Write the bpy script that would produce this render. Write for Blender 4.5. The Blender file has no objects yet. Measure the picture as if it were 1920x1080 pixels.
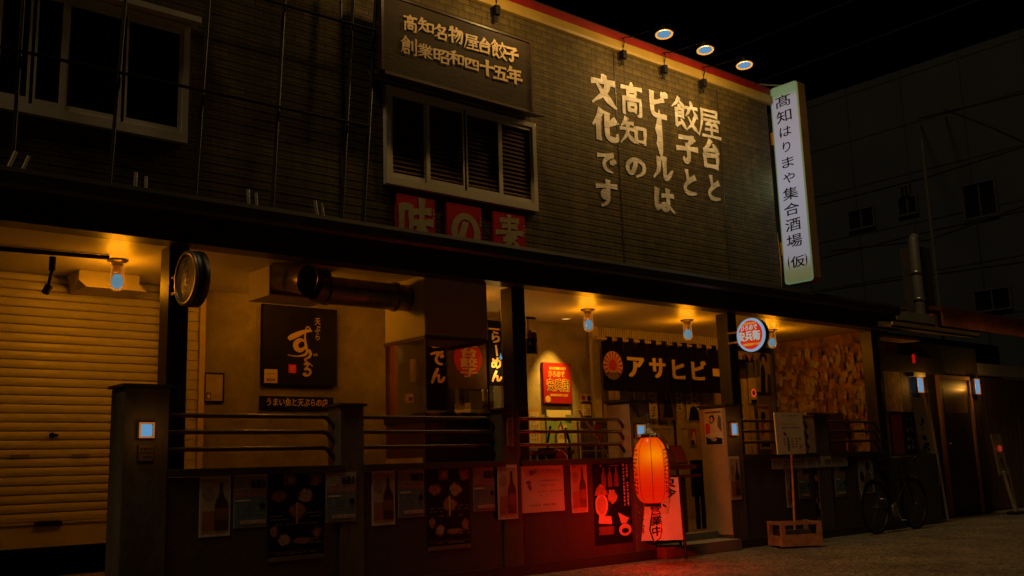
import bpy, bmesh, math, random
from mathutils import Vector, Matrix, noise
random.seed(7)
S = bpy.context.scene
COL = S.collection
# ------------------------------------------------------------------ camera (35 mm lens, low, tilted up, slightly rolled)
FPX, PITCH, ROLL, YAW = 1873.745, .17711853, -.03135671, .71237606
CAM = Vector((0, -7.29, 1.0))
_f0 = Vector((math.sin(YAW), math.cos(YAW), 0)); _r0 = Vector((math.cos(YAW), -math.sin(YAW), 0)); _u0 = Vector((0, 0, 1))
_f = _f0*math.cos(PITCH) + _u0*math.sin(PITCH); _u = _u0*math.cos(PITCH) - _f0*math.sin(PITCH)
_r = _r0*math.cos(ROLL) + _u*math.sin(ROLL); _up = _u*math.cos(ROLL) - _r0*math.sin(ROLL)
cam = bpy.data.cameras.new('camera'); camo = bpy.data.objects.new('camera', cam); COL.objects.link(camo)
cam.sensor_width = 36; cam.lens = FPX/1920*36; cam.clip_start = .05; cam.clip_end = 2000
m = Matrix((_r, _up, -_f)).transposed().to_4x4(); m.translation = CAM; camo.matrix_world = m
S.camera = camo

def P(px, py, Y=None, X=None, Z=None):
    """point of the place seen at a pixel of the 1920x1080 photograph, on the plane Y, X or Z"""
    d = _r*((px-960)/FPX) - _up*((py-540)/FPX) + _f
    if Y is not None: t = (Y-CAM.y)/d.y
    elif X is not None: t = (X-CAM.x)/d.x
    else: t = (Z-CAM.z)/d.z
    return CAM + d*t

# ------------------------------------------------------------------ night sky, faint warm fill, exposure
W = bpy.data.worlds.new('World'); S.world = W; W.use_nodes = True
nt = W.node_tree; bg = nt.nodes['Background']
sky = nt.nodes.new('ShaderNodeTexSky'); sky.sky_type = 'NISHITA'; sky.sun_disc = False
sky.sun_elevation = math.radians(28); sky.sun_rotation = math.radians(200)
nt.links.new(sky.outputs[0], bg.inputs[0]); bg.inputs[1].default_value = .00004
sun = bpy.data.lights.new('night_fill', 'SUN'); so = bpy.data.objects.new('night_fill', sun); COL.objects.link(so)  # sun lamp added as a warm fill in place of unseen street light
sun.energy = .5; sun.angle = math.radians(10); sun.color = (1, .70, .34)
so.rotation_euler = Vector((.48, .13, -.866)).to_track_quat('-Z', 'Y').to_euler()
S.view_settings.view_transform = 'Standard'; S.view_settings.look = 'None'; S.view_settings.exposure = 0; S.view_settings.gamma = 1
S.render.engine = 'CYCLES'
S.cycles.use_denoising = True; S.cycles.max_bounces = 6; S.cycles.diffuse_bounces = 3; S.cycles.glossy_bounces = 3
S.cycles.transparent_max_bounces = 12; S.cycles.sample_clamp_indirect = 4; S.cycles.caustics_reflective = False; S.cycles.caustics_refractive = False

# ------------------------------------------------------------------ materials
MAT = {}
def mat(name, col, rough=.7, metal=0., var=.18, scale=6., bump=.15, bscale=60., spec=.4, stretch=(1, 1, 1), dirt=0., dcol=(.02, .015, .01)):
    if name in MAT: return MAT[name]
    M = bpy.data.materials.new(name); M.use_nodes = True; t = M.node_tree; b = t.nodes['Principled BSDF']
    b.inputs['Roughness'].default_value = rough; b.inputs['Metallic'].default_value = metal; b.inputs['Specular IOR Level'].default_value = spec
    tc = t.nodes.new('ShaderNodeTexCoord'); mp = t.nodes.new('ShaderNodeMapping'); mp.inputs['Scale'].default_value = stretch
    t.links.new(tc.outputs['Object'], mp.inputs[0])
    n = t.nodes.new('ShaderNodeTexNoise'); n.inputs['Scale'].default_value = scale; n.inputs['Detail'].default_value = 8; n.inputs['Roughness'].default_value = .65
    t.links.new(mp.outputs[0], n.inputs['Vector'])
    r = t.nodes.new('ShaderNodeValToRGB'); r.color_ramp.elements[0].position = .3; r.color_ramp.elements[1].position = .7
    r.color_ramp.elements[0].color = (*[max(0, c*(1-var)) for c in col], 1); r.color_ramp.elements[1].color = (*[min(1, c*(1+var)) for c in col], 1)
    t.links.new(n.outputs[0], r.inputs[0]); out = r.outputs[0]
    if dirt:
        n2 = t.nodes.new('ShaderNodeTexNoise'); n2.inputs['Scale'].default_value = scale*.4; n2.inputs['Detail'].default_value = 10; n2.inputs['Roughness'].default_value = .75
        t.links.new(mp.outputs[0], n2.inputs['Vector'])
        r2 = t.nodes.new('ShaderNodeValToRGB'); r2.color_ramp.elements[0].position = .5; r2.color_ramp.elements[1].position = .72
        r2.color_ramp.elements[0].color = (0, 0, 0, 1); r2.color_ramp.elements[1].color = (dirt, dirt, dirt, 1)
        t.links.new(n2.outputs[0], r2.inputs[0])
        mx = t.nodes.new('ShaderNodeMixRGB'); t.links.new(r2.outputs[0], mx.inputs[0]); t.links.new(out, mx.inputs[1]); mx.inputs[2].default_value = (*dcol, 1); out = mx.outputs[0]
    t.links.new(out, b.inputs['Base Color'])
    if bump:
        n3 = t.nodes.new('ShaderNodeTexNoise'); n3.inputs['Scale'].default_value = bscale; n3.inputs['Detail'].default_value = 5
        t.links.new(mp.outputs[0], n3.inputs['Vector'])
        bp = t.nodes.new('ShaderNodeBump'); bp.inputs['Strength'].default_value = bump; bp.inputs['Distance'].default_value = .01
        t.links.new(n3.outputs[0], bp.inputs['Height']); t.links.new(bp.outputs[0], b.inputs['Normal'])
    MAT[name] = M; return M

def emit(name, col, strength=1., dark=None, base=(.02, .02, .02)):
    if name in MAT: return MAT[name]
    M = bpy.data.materials.new(name); M.use_nodes = True; t = M.node_tree; b = t.nodes['Principled BSDF']
    b.inputs['Base Color'].default_value = (*base, 1); b.inputs['Roughness'].default_value = .4
    b.inputs['Emission Color'].default_value = (*col, 1); b.inputs['Emission Strength'].default_value = strength
    if dark:
        tc = t.nodes.new('ShaderNodeTexCoord'); n = t.nodes.new('ShaderNodeTexNoise'); n.inputs['Scale'].default_value = dark[1]; n.inputs['Detail'].default_value = 3
        t.links.new(tc.outputs['Object'], n.inputs['Vector'])
        r = t.nodes.new('ShaderNodeValToRGB'); r.color_ramp.elements[0].position = .35; r.color_ramp.elements[1].position = .65
        r.color_ramp.elements[0].color = (*[c*(1-dark[0]) for c in col], 1); r.color_ramp.elements[1].color = (*col, 1)
        t.links.new(n.outputs[0], r.inputs[0]); t.links.new(r.outputs[0], b.inputs['Emission Color'])
    MAT[name] = M; return M

def glass(name, tint=(1, 1, 1), gloss=.12, rough=.03):
    if name in MAT: return MAT[name]
    M = bpy.data.materials.new(name); M.use_nodes = True; t = M.node_tree; t.nodes.remove(t.nodes['Principled BSDF'])
    a = t.nodes.new('ShaderNodeBsdfTransparent'); a.inputs[0].default_value = (*tint, 1)
    g = t.nodes.new('ShaderNodeBsdfGlossy'); g.inputs['Roughness'].default_value = rough; g.inputs[0].default_value = (.8, .8, .8, 1)
    fr = t.nodes.new('ShaderNodeLayerWeight'); fr.inputs[0].default_value = .5
    po = t.nodes.new('ShaderNodeMath'); po.operation = 'POWER'; po.inputs[1].default_value = 4; t.links.new(fr.outputs['Facing'], po.inputs[0])
    mu = t.nodes.new('ShaderNodeMath'); mu.operation = 'MULTIPLY_ADD'; mu.inputs[1].default_value = .5; mu.inputs[2].default_value = gloss*.3
    t.links.new(po.outputs[0], mu.inputs[0])
    mx = t.nodes.new('ShaderNodeMixShader'); t.links.new(mu.outputs[0], mx.inputs[0]); t.links.new(a.outputs[0], mx.inputs[1]); t.links.new(g.outputs[0], mx.inputs[2])
    t.links.new(mx.outputs[0], t.nodes['Material Output'].inputs[0]); MAT[name] = M; return M

def cloth_glow(name, col, trans=.6):
    """thin paper or film: part diffuse, part translucent"""
    if name in MAT: return MAT[name]
    M = bpy.data.materials.new(name); M.use_nodes = True; t = M.node_tree; t.nodes.remove(t.nodes['Principled BSDF'])
    d = t.nodes.new('ShaderNodeBsdfDiffuse'); d.inputs[0].default_value = (*col, 1)
    a = t.nodes.new('ShaderNodeBsdfTranslucent'); a.inputs[0].default_value = (*col, 1)
    mx = t.nodes.new('ShaderNodeMixShader'); mx.inputs[0].default_value = trans
    t.links.new(d.outputs[0], mx.inputs[1]); t.links.new(a.outputs[0], mx.inputs[2])
    t.links.new(mx.outputs[0], t.nodes['Material Output'].inputs[0]); MAT[name] = M; return M

def siding_mat(name, col, var=.25, mort=.55):
    """cement siding: fine staggered block relief, weathering streaks"""
    M = mat(name, col, rough=.75, var=var, scale=3., bump=0, stretch=(2.2, 1, .16), dirt=.75, dcol=[c*.38 for c in col]); t = M.node_tree
    b = t.nodes['Principled BSDF']
    tc = t.nodes.new('ShaderNodeTexCoord'); sp = t.nodes.new('ShaderNodeSeparateXYZ'); cb = t.nodes.new('ShaderNodeCombineXYZ')
    t.links.new(tc.outputs['Object'], sp.inputs[0]); t.links.new(sp.outputs[0], cb.inputs[0]); t.links.new(sp.outputs[2], cb.inputs[1])
    br = t.nodes.new('ShaderNodeTexBrick'); br.inputs['Scale'].default_value = 1; br.inputs['Brick Width'].default_value = .155; br.inputs['Row Height'].default_value = .0775
    br.inputs['Mortar Size'].default_value = .006; br.inputs['Mortar Smooth'].default_value = .4
    br.inputs['Color1'].default_value = (1, 1, 1, 1); br.inputs['Color2'].default_value = (.62, .62, .62, 1); br.inputs['Mortar'].default_value = (mort, mort, mort, 1)
    t.links.new(cb.outputs[0], br.inputs['Vector'])
    l = b.inputs['Base Color'].links[0]; src = l.from_socket
    mx = t.nodes.new('ShaderNodeMixRGB'); mx.blend_type = 'MULTIPLY'; mx.inputs[0].default_value = 1
    t.links.new(src, mx.inputs[1]); t.links.new(br.outputs['Color'], mx.inputs[2]); t.links.new(mx.outputs[0], b.inputs['Base Color'])
    n = t.nodes.new('ShaderNodeTexNoise'); n.inputs['Scale'].default_value = 90; n.inputs['Detail'].default_value = 4; t.links.new(tc.outputs['Object'], n.inputs['Vector'])
    ad = t.nodes.new('ShaderNodeMath'); ad.operation = 'MULTIPLY_ADD'; ad.inputs[1].default_value = .35; t.links.new(n.outputs[0], ad.inputs[0]); 
    iv = t.nodes.new('ShaderNodeMath'); iv.operation = 'SUBTRACT'; iv.inputs[0].default_value = 1; t.links.new(br.outputs['Fac'], iv.inputs[1]); t.links.new(iv.outputs[0], ad.inputs[2])
    bp = t.nodes.new('ShaderNodeBump'); bp.inputs['Strength'].default_value = .7; bp.inputs['Distance'].default_value = .008
    t.links.new(ad.outputs[0], bp.inputs['Height']); t.links.new(bp.outputs[0], b.inputs['Normal'])
    return M

siding = siding_mat('siding', (.094, .066, .014), .38, .28)
letterpaint = siding_mat('letter_paint', (.80, .76, .72), var=.1, mort=.8)
plaster = mat('plaster', (.25, .215, .15), rough=.9, var=.32, scale=2.6, bump=.7, bscale=11, spec=.15, dirt=.6, dcol=(.12, .095, .06))
ceilm = mat('ceiling_board', (.62, .57, .46), rough=.45, var=.08, scale=1.5, bump=.05, bscale=20)
shutm = mat('shutter_steel', (.66, .60, .47), rough=.38, metal=.0, var=.08, scale=4, bump=.012, spec=.6, dirt=.3, dcol=(.4, .33, .22))
whitef = mat('window_frame', (.62, .58, .50), rough=.4, var=.08, bump=.03)
darkwood = mat('dark_brown_wood', (.040, .022, .014), rough=.45, var=.4, scale=5, bump=.2, bscale=30, stretch=(.3, 1, 1))
beamm = mat('beam_metal', (.030, .021, .016), rough=.42, var=.3, scale=4, bump=.08, stretch=(.2, 1, 1), spec=.5)
pillm = mat('pillar_metal', (.018, .014, .011), rough=.4, var=.3, scale=4, bump=.1, stretch=(1, 1, .3), spec=.5)
wallm = mat('terrace_wall_paint', (.055, .042, .031), rough=.8, var=.3, scale=2.5, bump=.5, bscale=40, stretch=(1, 1, .4), dirt=.6, dcol=(.025, .018, .013))
pierside = mat('pier_paint', (.085, .066, .046), rough=.8, var=.4, scale=3, bump=.7, bscale=30, stretch=(1, 1, .3), dirt=.85, dcol=(.04, .03, .02))
railm = mat('rail_steel', (.055, .020, .016), rough=.35, var=.2, bump=.03, spec=.6)
redm = mat('red_paint', (.26, .008, .010), rough=.45, var=.12, scale=3, bump=.02)
redposter = mat('red_enamel', (.50, .012, .018), rough=.35, var=.15, scale=4, bump=.05, dirt=.3, dcol=(.2, .01, .012))
cream = mat('cream_print', (.60, .52, .36), rough=.55, var=.12, scale=9, bump=.02)
creamdull = mat('cream_enamel', (.42, .36, .22), rough=.4, var=.2, scale=9, bump=.04)
gold = mat('gold_print', (.60, .38, .07), rough=.4, var=.15, bump=.02)
black = mat('black_print', (.010, .008, .008), rough=.6, spec=.12, var=.2, bump=.02)
blackboard = mat('black_panel', (.008, .006, .007), rough=.5, spec=.12, var=.3, scale=3, bump=.02)
indigo = mat('indigo_cloth', (.007, .005, .010), rough=.95, spec=.05, var=.25, scale=8, bump=.3, bscale=200)
paper = mat('paper', (.55, .49, .40), rough=.7, var=.1, scale=5, bump=.06, bscale=15)
paperold = mat('paper_old', (.40, .32, .21), rough=.75, var=.25, scale=6, bump=.1, bscale=15)
paperdim = mat('paper_grey', (.30, .27, .23), rough=.7, var=.18, scale=7, bump=.06)
bluep = mat('blue_print', (.10, .17, .20), rough=.5, var=.3, scale=10, bump=.02)
brownp = mat('brown_print', (.15, .06, .03), rough=.5, var=.4, scale=12, bump=.02)
foodp = mat('food_print', (.30, .14, .05), rough=.5, var=.7, scale=30, bump=.02)
foodp2 = mat('food_print_pale', (.38, .28, .14), rough=.5, var=.6, scale=40, bump=.02)
greenp = mat('green_print', (.16, .27, .12), rough=.6, var=.2, bump=.02)
inkgrey = mat('ink_grey', (.12, .09, .075), rough=.6, var=.3, bump=0)
bottlep = mat('bottle_print', (.05, .022, .012), rough=.4, var=.3, bump=0)
steel = mat('galvanised_steel', (.32, .30, .27), rough=.35, metal=.8, var=.25, scale=8, bump=.05)
ductm = mat('duct_steel', (.22, .17, .12), rough=.38, metal=.85, var=.35, scale=9, bump=.1, bscale=25)
fixt = mat('lamp_fixture', (.10, .07, .04), rough=.4, metal=.5, var=.1, bump=0)
blackmetal = mat('black_metal', (.012, .011, .011), rough=.4, metal=.3, var=.2, bump=.02, spec=.5)
hoodw = mat('hood_panel', (.58, .52, .40), rough=.6, var=.08, scale=2, bump=.05)
woodor = mat('orange_wood', (.34, .16, .06), rough=.5, var=.3, scale=6, bump=.1, stretch=(1, 1, .2))
boardw = mat('weathered_board', (.032, .021, .009), rough=.8, var=.45, scale=5, bump=.4, bscale=25, stretch=(.5, 1, 2.2), dirt=.6, dcol=(.016, .011, .006))
concrete = mat('old_concrete', (.026, .033, .048), rough=.85, var=.18, scale=.6, bump=.2, dirt=.35, dcol=(.016, .020, .028))
bulbm = emit('lit_bulb', (.11, .27, .47), 1.0, base=(0, 0, 0)); bulbm.node_tree.nodes['Principled BSDF'].inputs['Specular IOR Level'].default_value = 0
glassm = glass('glowing_glass', (.90, .80, .60), .22, .1)
_t = glassm.node_tree; _d = _t.nodes.new('ShaderNodeBsdfTranslucent'); _d.inputs[0].default_value = (.9, .7, .4, 1); _m = _t.nodes.new('ShaderNodeMixShader'); _m.inputs[0].default_value = .022
_e = _t.nodes.new('ShaderNodeEmission'); _e.inputs[0].default_value = (.62, .23, .02, 1); _lw = _t.nodes.new('ShaderNodeLayerWeight'); _pw = _t.nodes.new('ShaderNodeMath'); _pw.operation = 'POWER'; _pw.inputs[1].default_value = 2.2; _t.links.new(_lw.outputs['Facing'], _pw.inputs[0]); _a = _t.nodes.new('ShaderNodeMixShader')  # orange halo of the bulb put into the glass edge as emission
_o = _t.nodes['Material Output']; _t.links.new(_o.inputs[0].links[0].from_socket, _m.inputs[1]); _t.links.new(_d.outputs[0], _m.inputs[2]); _t.links.new(_pw.outputs[0], _a.inputs[0]); _t.links.new(_m.outputs[0], _a.inputs[1]); _t.links.new(_e.outputs[0], _a.inputs[2]); _t.links.new(_a.outputs[0], _o.inputs[0])
shopglass = glass('shop_glass', (.80, .72, .55), .15)
winglass = glass('window_glass', (.78, .72, .60), .1)
film = glass('clear_film', (.93, .88, .80), .12, .2)

# ------------------------------------------------------------------ builders
def wloc(o):
    v = Vector((0, 0, 0))
    while o: v += o.location; o = o.parent
    return v
def tag(o, label=None, cat=None, group=None, kind=None):
    if label: o['label'] = label
    if cat: o['category'] = cat
    if group: o['group'] = group
    if kind: o['kind'] = kind
    return o
def thing(name, label, cat, loc, group=None):
    o = bpy.data.objects.new(name, None); COL.objects.link(o); o.location = loc; o.empty_display_size = .1
    return tag(o, label, cat, group)
def copy_tree(o, parent=None):
    c = o.copy(); COL.objects.link(c); c.parent = parent
    for ch in list(o.children): copy_tree(ch, c)
    return c
class MB:
    """collects shapes in world coordinates, links them as one mesh object"""
    def __init__(s): s.v = []; s.f = []; s.m = []; s.sm = []
    def add(s, vs, fs, mi=0, smooth=False):
        k = len(s.v); s.v += [Vector(v) for v in vs]; s.f += [[i+k for i in f] for f in fs]; s.m += [mi]*len(fs); s.sm += [smooth]*len(fs); return s
    def box(s, x0, x1, y0, y1, z0, z1, mi=0):
        a = [(x, y, z) for z in (z0, z1) for y in (y0, y1) for x in (x0, x1)]
        return s.add(a, [(0, 2, 3, 1), (4, 5, 7, 6), (0, 1, 5, 4), (2, 6, 7, 3), (0, 4, 6, 2), (1, 3, 7, 5)], mi)
    def obox(s, c, ax, ay, az, mi=0):
        """oriented box: centre and three half-axis vectors"""
        c = Vector(c); ax, ay, az = Vector(ax), Vector(ay), Vector(az)
        a = [c+ax*i+ay*j+az*k for k in (-1, 1) for j in (-1, 1) for i in (-1, 1)]
        return s.add(a, [(0, 2, 3, 1), (4, 5, 7, 6), (0, 1, 5, 4), (2, 6, 7, 3), (0, 4, 6, 2), (1, 3, 7, 5)], mi)
    def tube(s, pts, r, n=8, mi=0, caps=True, closed=False):
        pts = [Vector(p) for p in pts]; rs = r if isinstance(r, (list, tuple)) else [r]*len(pts); vs = []; fs = []; N = len(pts)
        ref = None
        for i, p in enumerate(pts):
            d = (pts[(i+1) % N]-pts[i-1]) if closed else (pts[min(i+1, N-1)]-pts[max(i-1, 0)])
            d.normalize()
            if ref is None: ref = Vector((0, 0, 1)) if abs(d.z) < .9 else Vector((1, 0, 0))
            a = d.cross(ref).normalized(); b = a.cross(d).normalized(); ref = b
            vs += [p+(a*math.cos(2*math.pi*k/n)+b*math.sin(2*math.pi*k/n))*rs[i] for k in range(n)]
        for i in range(N if closed else N-1):
            j = (i+1) % N
            fs += [(i*n+k, i*n+(k+1) % n, j*n+(k+1) % n, j*n+k) for k in range(n)]
        s.add(vs, fs, mi, True)
        if caps and not closed: s.add(vs[:n], [list(range(n))[::-1]], mi); s.add(vs[-n:], [list(range(n))], mi)
        return s
    def lathe(s, c, axis, prof, n=20, mi=0):
        """prof: (distance along axis, radius)"""
        ax = Vector(axis).normalized(); ref = Vector((0, 0, 1)) if abs(ax.z) < .9 else Vector((1, 0, 0))
        a = ax.cross(ref).normalized(); b = ax.cross(a); c = Vector(c); vs = []; fs = []
        for t, r in prof: vs += [c+ax*t+(a*math.cos(2*math.pi*k/n)+b*math.sin(2*math.pi*k/n))*max(r, 1e-4) for k in range(n)]
        for i in range(len(prof)-1): fs += [(i*n+k, i*n+(k+1) % n, (i+1)*n+(k+1) % n, (i+1)*n+k) for k in range(n)]
        return s.add(vs, fs, mi, True)
    def prism(s, pts, ext, mi=0):
        """polygon of 3-D points extruded by a vector"""
        pts = [Vector(p) for p in pts]; n = len(pts); e = Vector(ext)
        return s.add(pts+[p+e for p in pts], [list(range(n))[::-1], list(range(n, 2*n))]+[(i, (i+1) % n, n+(i+1) % n, n+i) for i in range(n)], mi)
    def build(s, name, mats, parent=None, bevel=0):
        me = bpy.data.meshes.new(name); o = bpy.data.objects.new(name, me); COL.objects.link(o)
        if parent is not None: o.parent = parent; off = wloc(parent)
        else:
            lo = Vector([min(v[i] for v in s.v) for i in range(3)]); hi = Vector([max(v[i] for v in s.v) for i in range(3)])
            off = Vector(((lo.x+hi.x)/2, (lo.y+hi.y)/2, lo.z)); o.location = off
        me.from_pydata([v-off for v in s.v], [], s.f)
        for mm in (mats if isinstance(mats, (list, tuple)) else [mats]): me.materials.append(mm)
        for p, mi, smo in zip(me.polygons, s.m, s.sm): p.material_index = mi; p.use_smooth = smo
        bm = bmesh.new(); bm.from_mesh(me); bmesh.ops.recalc_face_normals(bm, faces=bm.faces); bm.to_mesh(me); bm.free()
        if bevel:
            md = o.modifiers.new('bevel', 'BEVEL'); md.width = bevel; md.segments = 2; md.limit_method = 'ANGLE'
        return o

# lettering: outlines from Blender's own font, thickened and roughened like brush work
_G = {}
def glyph(ch, bold=.02, slant=0., wob=0., keep=False):
    k = (ch, bold, slant, wob, keep)
    if k in _G: return _G[k]
    cu = bpy.data.curves.new('g', 'FONT'); cu.body = ch; cu.size = 1; cu.resolution_u = 3
    o = bpy.data.objects.new('g', cu); me = o.to_mesh()
    vs = [Vector((v.co.x, v.co.y)) for v in me.vertices]; fs = [tuple(p.vertices) for p in me.polygons]
    o.to_mesh_clear(); bpy.data.objects.remove(o); bpy.data.curves.remove(cu)
    sd = (sum(ord(c) for c in ch) % 97)*.37
    for v in vs:
        if wob:
            n1 = noise.noise_vector(Vector((v.x*3+sd, v.y*3, sd))); n2 = noise.noise_vector(Vector((v.x*9, v.y*9+sd, 3)))
            v.x += wob*(n1.x+.5*n2.x); v.y += wob*(n1.y+.5*n2.y)
        v.y += slant*v.x
    if vs and not keep:
        x0, x1 = min(v.x for v in vs), max(v.x for v in vs); y0, y1 = min(v.y for v in vs), max(v.y for v in vs)
        vs = [Vector(((v.x-x0)/max(x1-x0, 1e-6), (v.y-y0)/max(y1-y0, 1e-6))) for v in vs]
    _G[k] = (vs, fs); return _G[k]

def thick(b):
    """offsets of the stacked copies that make a heavy stroke"""
    e = b*.85
    return [(0, 0)] if e < .008 else [(-e, -e*.5), (e, e*.5), (-e, e*.5), (e, -e*.5), (0, e*.6), (0, -e*.6)]

# brush lettering written stroke by stroke: kind (h v l r d k) and points on a 100 x 100 square
BRUSH = {
'文': 'd50,98 57,86|h8,72 92,81|l70,78 55,44 8,5|r26,68 54,36 94,4',
'化': 'l36,97 24,70 4,46|v24,66 24,3|l90,74 72,60 50,50|k58,92 57,30 62,13 78,9 94,13 96,30',
'で': 'h6,76 40,80 90,90|k82,86 50,64 38,40 52,17 80,10|d78,60 87,48|d91,68 99,56',
'す': 'h4,72 96,82|k57,98 57,55 50,38 35,35 30,46 41,55 54,48 57,30 46,12 26,2',
'高': 'd50,99 51,88|h6,81 94,88|v33,76 33,58|k33,75 67,77 66,58|h33,60 65,61|v15,50 13,3|k15,49 88,53 86,8 74,4|v36,36 36,14|k36,35 65,37 64,14|h36,17 63,18',
'知': 'l27,97 19,78 8,66|h14,77 50,82|h3,55 54,61|l31,80 27,40 3,6|r31,42 39,30 53,16|v61,70 61,17|k61,69 96,73 93,17|h61,23 92,25',
'の': 'k55,84 44,40 28,14 12,30 15,58 40,82 66,84 89,68 92,40 78,18 54,4',
'ビ': 'v18,90 18,30 24,12 50,7 86,10|h22,52 50,60 76,72|d70,95 77,82|d86,99 93,86',
'ー': 'v40,99 56,80 56,20 44,1',
'ル': 'l32,88 28,40 4,8|k60,94 59,20 63,9 80,22 97,46',
'は': 'v16,90 10,40 15,8 23,28|h40,66 94,73|k68,94 68,30 60,12 44,12 39,24 54,32 74,24 95,6',
'餃': 'l28,99 18,82 1,66|r28,92 38,82 51,71|d26,77 31,68|h16,63 43,65|v42,65 41,40|v16,63 16,10|h18,52 40,53|h17,41 40,42|k15,10 36,24|d34,32 48,8|d74,97 77,84|h53,75 99,80|l66,71 62,60 53,49|r84,71 91,60 98,50|l88,50 76,26 51,3|r62,46 78,22 99,3',
'子': 'h16,86 80,91|l80,91 66,74 52,64|k52,66 57,30 52,8 40,3 31,14|h3,44 97,54',
'と': 'v33,94 41,54|k84,72 44,51 18,28 27,10 56,5 88,10',
'屋': 'h17,90 86,94|v85,94 83,74|h17,74 82,77|l18,92 16,50 1,3|h26,59 96,64|l58,62 46,52 34,46|h34,45 80,49|d72,57 85,42|v58,48 58,8|h29,27 87,32|h16,5 98,9',
'台': 'l53,97 40,78 18,60|h18,59 80,68|d66,84 88,57|v21,44 23,4|k21,43 84,48 80,4|h23,8 79,10',
'名': 'l45,97 30,74 6,54|h38,80 80,84|l80,84 60,48 12,12|d35,67 49,55|v38,40 38,3|k38,39 86,43 84,3|h38,7 83,8',
'物': 'l18,93 14,80 3,66|h10,72 43,76|v28,99 28,1|h1,35 47,48|l60,97 54,78 43,62|k54,76 96,80 92,30 85,5 74,12|l70,76 60,48 43,28|l84,76 74,40 51,7',
'創': 'l32,99 22,80 1,64|r32,95 44,82 59,70|h22,71 44,72|h16,61 50,63|v50,63 50,44|h16,53 50,54|h16,44 50,45|l15,62 13,30 3,6|v22,30 22,5|k22,29 49,31 47,5|h22,9 46,10|v70,80 70,30|k93,97 93,8 80,8',
'業': 'v40,99 40,76|v58,99 58,76|d16,93 26,80|l84,95 79,86 72,80|h3,73 97,79|d31,72 38,64|l67,74 62,68 58,64|h13,59 87,63|h19,48 81,51|h5,35 95,40|v50,64 50,1|l48,36 32,20 4,7|r52,36 70,20 98,5',
'昭': 'v10,85 10,19|k10,84 39,87 37,19|h10,53 36,55|h10,22 36,24|k46,88 93,92 87,60 76,58|l67,88 60,70 41,53|v52,42 52,3|k52,41 92,44 90,3|h52,7 89,8',
'和': 'l43,95 30,88 10,82|h3,65 57,71|v30,86 30,3|l28,66 18,42 1,25|r32,60 42,48 55,37|v64,72 64,13|k64,71 96,75 94,13|h64,18 93,19',
'四': 'v9,83 11,6|k9,82 92,87 90,6|l40,83 36,56 21,35|k62,83 60,50 66,41 84,44|h11,11 90,13',
'十': 'h3,55 97,62|v50,99 50,1',
'五': 'h13,85 87,90|l48,88 40,50 32,10|h17,51 75,56|v75,56 71,12|h3,7 97,11',
'年': 'l28,99 20,80 5,63|h20,77 91,84|h26,55 85,60|v26,56 26,32|h1,27 99,34|v56,84 56,0',
'味': 'v8,80 8,22|k8,79 36,82 35,22|h8,29 34,30|h46,73 93,78|h38,51 99,56|v68,99 68,1|l66,52 54,28 35,9|r70,52 82,30 99,11',
'素': 'h19,87 83,91|h25,75 77,77|h3,59 97,64|v50,99 50,62|l56,60 44,52 29,46|h29,45 64,48|l71,56 50,40 25,28|h25,27 79,32|d70,41 83,25|v50,30 50,1|l32,22 24,14 12,7|d66,22 82,7'}
PROF = {'h': (1.0, .70, .74, 1.15), 'v': (1.15, .95, .92, .95), 'l': (1.15, 1.0, .7, .2), 'r': (.45, .8, 1.3, .35), 'd': (.45, 1.1, 1.35, .7), 'k': (1.05, .85, .95, .45)}
def brush_polys(ch, w):
    """quads of every stroke, each stroke a list of (corner points)"""
    out = []
    for st in BRUSH[ch].split('|'):
        pts = [Vector([float(v)/100 for v in q.split(',')]) for q in st[1:].split()]; pf = PROF[st[0]]; n = len(pts); L = []
        for i in range(n-1):
            p0, p1, p2, p3 = pts[max(i-1, 0)], pts[i], pts[i+1], pts[min(i+2, n-1)]; N = 5
            for k in range(N):
                t = k/N
                corner = st[0] == 'k' and n <= 4 and ch not in 'のでとルす子'
                L.append(p1.lerp(p2, t) if corner else .5*((2*p1)+(p2-p0)*t+(2*p0-5*p1+4*p2-p3)*t*t+(3*p1-p0-3*p2+p3)*t**3))
        L.append(pts[-1]); M = len(L); ls = []; rs = []
        for i, q in enumerate(L):
            d = (L[min(i+1, M-1)]-L[max(i-1, 0)]).normalized(); nn = Vector((-d.y, d.x)); t = i/(M-1)*3; j = min(int(t), 2); hw = w*(pf[j]*(1-(t-j))+pf[j+1]*(t-j))*(1+.10*noise.noise(Vector((q.x*9, q.y*9, ord(ch) % 50))))
            if i == 0: q = q-d*w*.5
            if i == M-1: q = q+d*w*.4
            sk = Vector((.25, -.2))*w*(1 if i in (0, M-1) else 0)
            ls.append(q+nn*hw+sk); rs.append(q-nn*hw)
        out.append([(ls[i], ls[i+1], rs[i+1], rs[i]) for i in range(M-1)])
    return out

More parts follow.
